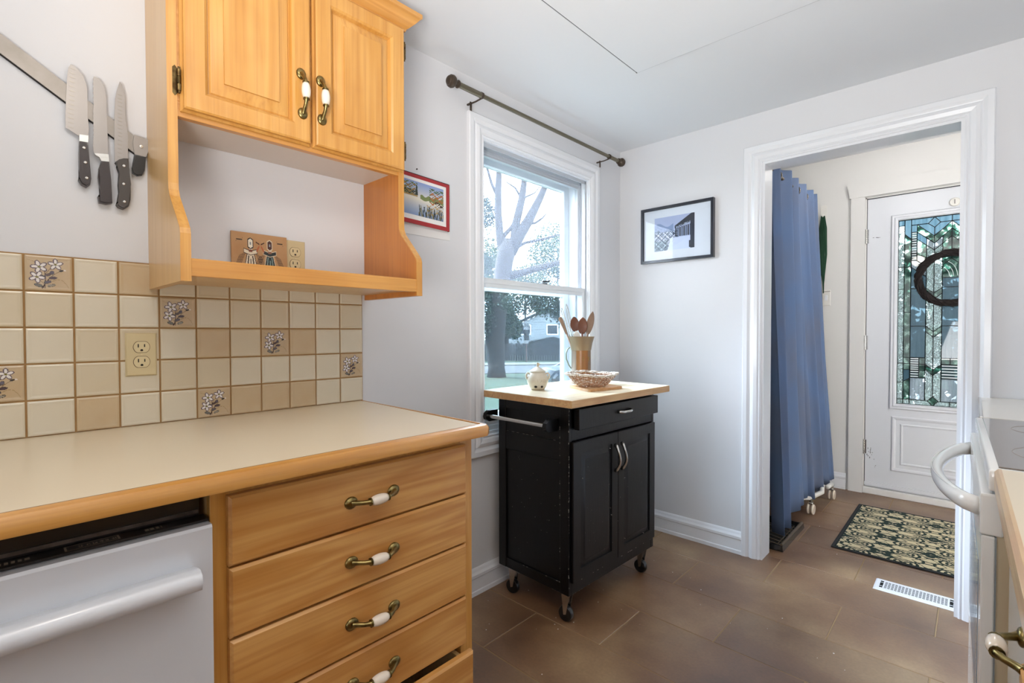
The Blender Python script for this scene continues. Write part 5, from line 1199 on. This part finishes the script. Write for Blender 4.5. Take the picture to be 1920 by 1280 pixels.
# far right counter
fc_ = thing('countertop', 'small cream counter between the stove and the far wall', 'countertop', (1.64, 2.06, 0))
bm = NB(); box(bm, 1.636, XR-.002, 2.062, YF-.002, .874, .909); obj('laminate_top', bm, mat('pale_laminate', 'd8d2c8', .3, coat=.2), fc_)
bm = NB(); box(bm, 1.627, 1.6365, 2.064, YF-.026, .868, .9105, .002, 2); obj('metal_edge', bm, M['steel'], fc_)
fcb = thing('base_cabinet', 'low cabinet under the small counter behind the stove', 'cabinet', (1.66, 2.3, 0))
bm = NB(); box(bm, 1.672, XR-.004, 2.066, YF-.004, 0, .8735); obj('carcass', bm, M['trim'], fcb)
bm = NB(); box(bm, 1.665, 1.6715, 2.09, YF-.03, .12, .85, .002); obj('door', bm, M['trim'], fcb)

# ================================================================== OUTSIDE
GZ = -.62
def polyg(pts, z0, z1, m, name, **k):
    bm = NB(); prism(bm, pts, mp3('D', 0), z0, z1); return setp(obj(name, bm, m), **k)
polyg([(-90, -30), (-.4, -30), (-.4, 80), (-90, 80)], GZ-.3, GZ, M['grass'], 'ground', kind='structure')
# street frame: along direction s, away direction w (roughly from the camera)
camv = Vector((1.613, 0)); W_ = Vector((-math.sin(.955), math.cos(.955))); S_ = Vector((W_.y, -W_.x))
def wp(a, d): p = camv+W_*d+S_*a; return (p.x, p.y)
def band(name, d0, d1, z, m, **k): return polyg([wp(-60, d0), wp(60, d0), wp(60, d1), wp(-60, d1)], z-.05, z, m, name, **k)
band('road', 20.9, 25.6, GZ+.02, M['road'], kind='structure'); band('sidewalk', 25.7, 27.6, GZ+.06, M['walk'], kind='structure')
def tree(name, label, base, limbs, blobs, lm, group='trees outside the window', nleaf=1500, ls=.16):
    t = thing(name, label, 'tree', (base[0], base[1], GZ), group=group)
    bm = NB()
    for pts, rs in limbs: tube(bm, pts, rs, 12)
    obj('trunk', bm, M['bark'], t, smooth=True)
    if blobs:
        rnd = np.random.RandomState(int(abs(base[0])*10)+3); vs = []; fs = []
        tot = sum(b[1]*b[2] for b in blobs)
        for (c, r, rz) in blobs:
            n = int(nleaf*r*rz/tot)
            d = rnd.normal(size=(n, 3)); d /= np.linalg.norm(d, axis=1)[:, None]; rad = rnd.uniform(.35, 1, (n, 1))**.5
            p = np.array(c)+d*rad*np.array([r, r, rz])+rnd.normal(size=(n, 3))*.12
            a = rnd.normal(size=(n, 3)); a /= np.linalg.norm(a, axis=1)[:, None]; b = np.cross(a, rnd.normal(size=(n, 3))); b /= np.linalg.norm(b, axis=1)[:, None]
            s = ls*rnd.uniform(.5, 1.2, (n, 1))
            for i in range(n):
                k = len(vs); vs += [tuple(p[i]-a[i]*s[i]), tuple(p[i]+b[i]*s[i]*.45), tuple(p[i]+a[i]*s[i]), tuple(p[i]-b[i]*s[i]*.45)]; fs.append((k, k+1, k+2, k+3))
        o = np.array(ORG[t.name]); vs = (np.array(vs)-o).tolist()
        me = bpy.data.meshes.new('foliage'); me.from_pydata(vs, [], fs); me.materials.append(lm); meshed('foliage', me, t, kind='stuff')
    return t
def cp(px, py, D):   # a world point on the line of sight, used once to lay out the street at real distances
    return cam.matrix_world.translation+Fv*D+R2*((px-960)/F_PX*D)-U2*((py-640)/F_PX*D)
T0 = cp(930, 706, 19.7); D = 19.7
P_ = lambda x, y, d=D: tuple(cp(x, y, d))
limbs = [([P_(931, 712), P_(931, 690), P_(928, 640), P_(930, 590), P_(940, 530), P_(946, 490), P_(951, 466), P_(953, 448)], [.42, .34, .40, .42, .35, .36, .38, .20]),
         ([P_(944, 486), P_(941, 462), P_(937, 438), P_(934, 400), P_(934, 360), P_(936, 310), P_(932, 230)], [.24, .21, .17, .15, .14, .11, .06]),
         ([P_(934, 370), P_(922, 345), P_(912, 310), P_(908, 250)], [.08, .06, .05, .03]),
         ([P_(950, 488), P_(958, 466), P_(966, 445), P_(966, 425), P_(972, 400), P_(979, 370), P_(984, 330), P_(986, 230)], [.24, .20, .20, .17, .16, .15, .11, .06]),
         ([P_(938, 452), P_(948, 438), P_(960, 425), P_(968, 410)], [.10, .09, .08, .08]),
         ([P_(956, 474), P_(968, 450), P_(978, 434), P_(990, 415), P_(1002, 392), P_(1014, 368), P_(1028, 335), P_(1050, 260)], [.26, .26, .23, .20, .17, .14, .11, .06]),
         ([P_(985, 420), P_(1004, 418), P_(1018, 408), P_(1026, 398)], [.07, .05, .04, .02]),
         ([P_(958, 470), P_(985, 455), P_(1020, 448), P_(1060, 436)], [.08, .06, .05, .03]),
         ([P_(950, 520), P_(975, 512), P_(1010, 502), P_(1055, 490), P_(1120, 470)], [.17, .15, .13, .11, .07]),
         ([P_(979, 375), P_(966, 352), P_(948, 340)], [.05, .04, .02]), ([P_(984, 370), P_(1002, 362), P_(1012, 350)], [.04, .03, .02]),
         ([P_(933, 560), P_(912, 548), P_(890, 545)], [.14, .11, .08])]
tree('street_tree', 'large forked tree trunk just outside the window, its limbs against the sky', T0, limbs,
     [(P_(902, 580, 19.5), .55, 1.3), (P_(907, 400, 21), .55, .7), (P_(905, 495, 21), .5, .5), (P_(985, 565, 17.5), .9, .38), (P_(1035, 560, 17), .9, .55), (P_(1066, 580, 17), .5, .55), (P_(955, 596, 20.5), .26, .6)], M['leaf2'], nleaf=15000, ls=.065)
def rtree(px, py, dd, r, rz, lm, lab, n=1400):
    b = cp(px, 640, dd); tree('leafy_tree', lab, (b.x, b.y), [([(b.x, b.y, GZ), (b.x, b.y, GZ+1.5), tuple(cp(px, py, dd))], [.16, .14, .06])],
        [(tuple(cp(px, py, dd)), r, rz), (tuple(cp(px-12, py+18, dd)), r*.8, rz*.8), (tuple(cp(px+14, py+14, dd)), r*.8, rz*.8)], lm, nleaf=n*4, ls=.12)
rtree(1046, 465, 45, 3.0, 2.8, M['leaf'], 'green bushy tree behind the fence at the right of the window view', 3000)
rtree(985, 515, 56, 2.4, 1.3, M['leaf'], 'lower green tree behind the fence, in the middle of the window view', 1600)
rtree(905, 500, 34, 1.6, 2.4, M['leaf'], 'green tree behind the fence at the left edge of the window view', 1800)
rtree(950, 600, 33, .5, .9, M['leaf2'], 'dark low tree in front of the white house', 1500)
# fence with its single boards
f0, f1 = cp(880, 640, 30.5), cp(1110, 640, 30.5); fd_ = Vector((f1.x-f0.x, f1.y-f0.y, 0)); fl = fd_.length; fu = fd_.normalized(); fn = Vector((-fu.y, fu.x, 0))
fen = thing('board_fence', 'weathered grey board fence across the street', 'fence', (f0.x, f0.y, GZ))
me0 = None
n = int(fl/.15)
for i in range(n):
    p = Vector((f0.x, f0.y, 0))+fu*(i*.15)
    h = 1.05+.05*((i*7) % 3); bm = NB()
    vs = [p+fu*a+fn*b_+Vector((0, 0, z)) for z in (GZ+.02, GZ+h) for a, b_ in ((0, 0), (.135, 0), (.135, .02), (0, .02))]
    V_ = [bm.verts.new(v) for v in vs]
    for q in ((0, 1, 2, 3), (4, 7, 6, 5), (0, 4, 5, 1), (1, 5, 6, 2), (2, 6, 7, 3), (3, 7, 4, 0)): bm.faces.new([V_[k] for k in q])
    obj('board', bm, M['fence'], fen)
# white house with siding, gable, porch roof
hc = cp(1018, 620, 38); hs = Vector((R2.x, R2.y, 0)).normalized(); hb = Vector((-hs.y, hs.x, 0))
hou = thing('house', 'white sided house with a low gable across the street', 'house', (hc.x, hc.y, GZ))
def H(a, b_, z): p = Vector((hc.x, hc.y, 0))+hs*a+hb*b_; return (p.x, p.y, z)
PH = lambda u, v, h: H(u, -h, v)
zt = cp(1018, 625, 38).z; zp = cp(1018, 583, 38).z
bm = NB(); prism(bm, [(-3.0, GZ), (4.2, GZ), (4.2, zt-.1), (.3, zp), (-3.0, zt+.2)], PH, -4, 0); obj('wall', bm, M['siding'], hou)
bm = NB(); z = GZ+.3
while z < zp-.15:
    half_l = -2.98 if z < zt else -2.98+(z-zt)/(zp-zt)*3.2; half_r = 4.18 if z < zt-.1 else 4.18-(z-zt+.1)/(zp-zt)*3.7
    prism(bm, rect(half_l, half_r, z, z+.16), PH, 0, .02); z += .19
obj('clapboards', bm, M['siding'], hou, kind='stuff')
bm = NB(); prism(bm, [(-3.3, zt+.15), (.3, zp+.05), (4.5, zt-.15), (4.5, zt-.0), (.3, zp+.25), (-3.3, zt+.32)], PH, -4.2, .25); obj('roof', bm, M['roofm'], hou)
for (a, b_) in ((-1.75, zt+.62), (.35, zt+.62)):
    bm = NB(); molding(bm, rect(a, a+.75, b_-.65, b_), [(0, 0), (0, .05), (-.08, .05), (-.08, 0)], PH); w_ = obj('window', bm, M['trim'], hou)
    bm = NB(); prism(bm, rect(a, a+.75, b_-.65, b_), PH, .02, .03); obj('pane', bm, M['winm'], w_)
bm = NB(); prism(bm, [(-1.9, -.05), (2.7, -.05), (2.0, .45), (.6, .85), (-1.3, .45)], PH, .3, 2.3); obj('porch_roof', bm, M['roofm'], hou)
bm = NB(); [box(bm, *sorted((H(a, -2.1, 0)[0]-.06, H(a, -2.1, 0)[0]+.06)), *sorted((H(a, -2.1, 0)[1]-.06, H(a, -2.1, 0)[1]+.06)), GZ, -.04) for a in (-1.2, 2.3)]; obj('porch_posts', bm, M['siding'], hou)
# sign
sg = cp(987, 640, 28.2)
sn_ = thing('speed_sign', 'speed sign reading 30 above a dark notice on a post by the sidewalk', 'sign', (sg.x, sg.y, GZ))
bm = NB(); lathe(bm, [(.03, GZ), (.03, cp(987, 604, 28.2).z)], (sg.x, sg.y, 0), 'z', 8); obj('post', bm, M['postm'], sn_)
tv = -Vector((Fv.x, Fv.y, 0)).normalized(); rv_ = Vector((R2.x, R2.y, 0)).normalized()
def SP(u, v, h): p = Vector((sg.x, sg.y, 0))+rv_*u+tv*(.04+h); return (p.x, p.y, v)
def zpx(y): return cp(987, y, 28.2).z
for (u0, u1, y0, y1, m_) in ((-.15, .15, 618, 602, 'signm'), (-.15, .15, 638, 619, 'signd'), (-.12, .12, 644, 638, 'signm')):
    bm = NB(); prism(bm, rect(u0, u1, zpx(y0), zpx(y1)), SP, 0, .01); obj('plate', bm, M[m_], sn_)
zc_ = (zpx(618)+zpx(602))/2
obj('numerals', text_mesh('30', .30, lambda u, v, h: SP(u, zc_+v, .012+h), .003), M['signd'], sn_)
# parked car
cc = cp(1140, 700, 16)
car = thing('parked_car', 'dark blue car parked at the near side of the street', 'car', (cc.x, cc.y, GZ))
cdir = S_; cn = Vector((-cdir.y, cdir.x))
def CP(u, v, h): p = Vector((cc.x, cc.y))+Vector((cdir.x, cdir.y))*u+cn*h; return (p.x, p.y, v)
pf = [(-2.1, .30), (-2.15, .55), (-2.0, .72), (-1.1, .84), (-.6, 1.22), (.7, 1.26), (1.45, .88), (2.05, .80), (2.15, .5), (2.1, .30)]
bm = NB(); fs = prism(bm, [(u, v+GZ-.1) for u, v in pf], CP, -.85, .85); bmesh.ops.bevel(bm, geom=list(set(e for f in fs[:2] for e in f.edges)), offset=.12, segments=3, affect='EDGES'); obj('body', bm, M['carm'], car, auto=40)
bm = NB(); prism(bm, [(u, v+GZ-.1) for u, v in ((-1.0, .86), (-.58, 1.17), (-.02, 1.2), (-.02, .87))], CP, -.87, .87); prism(bm, [(u, v+GZ-.1) for u, v in ((.05, .87), (.05, 1.2), (.66, 1.2), (1.25, .89))], CP, -.87, .87); obj('side_glass', bm, M['cargl'], car)
for u in (-1.35, 1.35):
    for h in (-.8, .8):
        bm = NB(); A = [bm.verts.new(CP(u+.31*math.cos(k*PI/10), GZ+.31+.31*math.sin(k*PI/10), h-.09)) for k in range(20)]; B = [bm.verts.new(CP(u+.31*math.cos(k*PI/10), GZ+.31+.31*math.sin(k*PI/10), h+.09)) for k in range(20)]
        bm.faces.new(A); bm.faces.new(B[::-1]); [bm.faces.new((A[k], A[(k+1) % 20], B[(k+1) % 20], B[k])) for k in range(20)]; obj('wheel', bm, M['rubber'], car)
# hedge and porch ground seen through the leaded glass
rnd = np.random.RandomState(5); vs = []; fs = []
for i in range(5200):
    p = np.array([rnd.uniform(-.5, 4.5), rnd.uniform(9.4, 11), GZ+rnd.uniform(0, 1)**.8*(2.9+.5*math.sin(i))]); a = rnd.normal(size=3); a /= np.linalg.norm(a); b_ = np.cross(a, rnd.normal(size=3)); b_ /= np.linalg.norm(b_)
    s = .14*rnd.uniform(.5, 1.2); k = len(vs); vs += [tuple(p-a*s), tuple(p+b_*s*.5), tuple(p+a*s), tuple(p-b_*s*.5)]; fs.append((k, k+1, k+2, k+3))
me = bpy.data.meshes.new('hedge'); me.from_pydata(vs, [], fs); me.materials.append(M['leaf2']); meshed('hedge', me, None, kind='stuff', label='dark green hedge beyond the front door glass', cat='hedge')
ps = thing('porch_roof', 'grey porch roof outside the front door', 'porch', (1.5, 5.2, 2.3), kind='structure')
obj('soffit', bx(-.2, 3.4, YD+.15, 6.3, 2.30, 2.40), mat('porch_soffit', '6f7f8c', .8), ps)
obj('slab', bx(-.2, 3.4, YD+.15, 6.3, -.3, -.05), M['walk'], ps)
# roof over the house so the sky does not leak in
obj('roof', bx(-.4, 2.9, -2.6, YD+.3, 2.56, 2.7), M['roofm'], kind='structure')
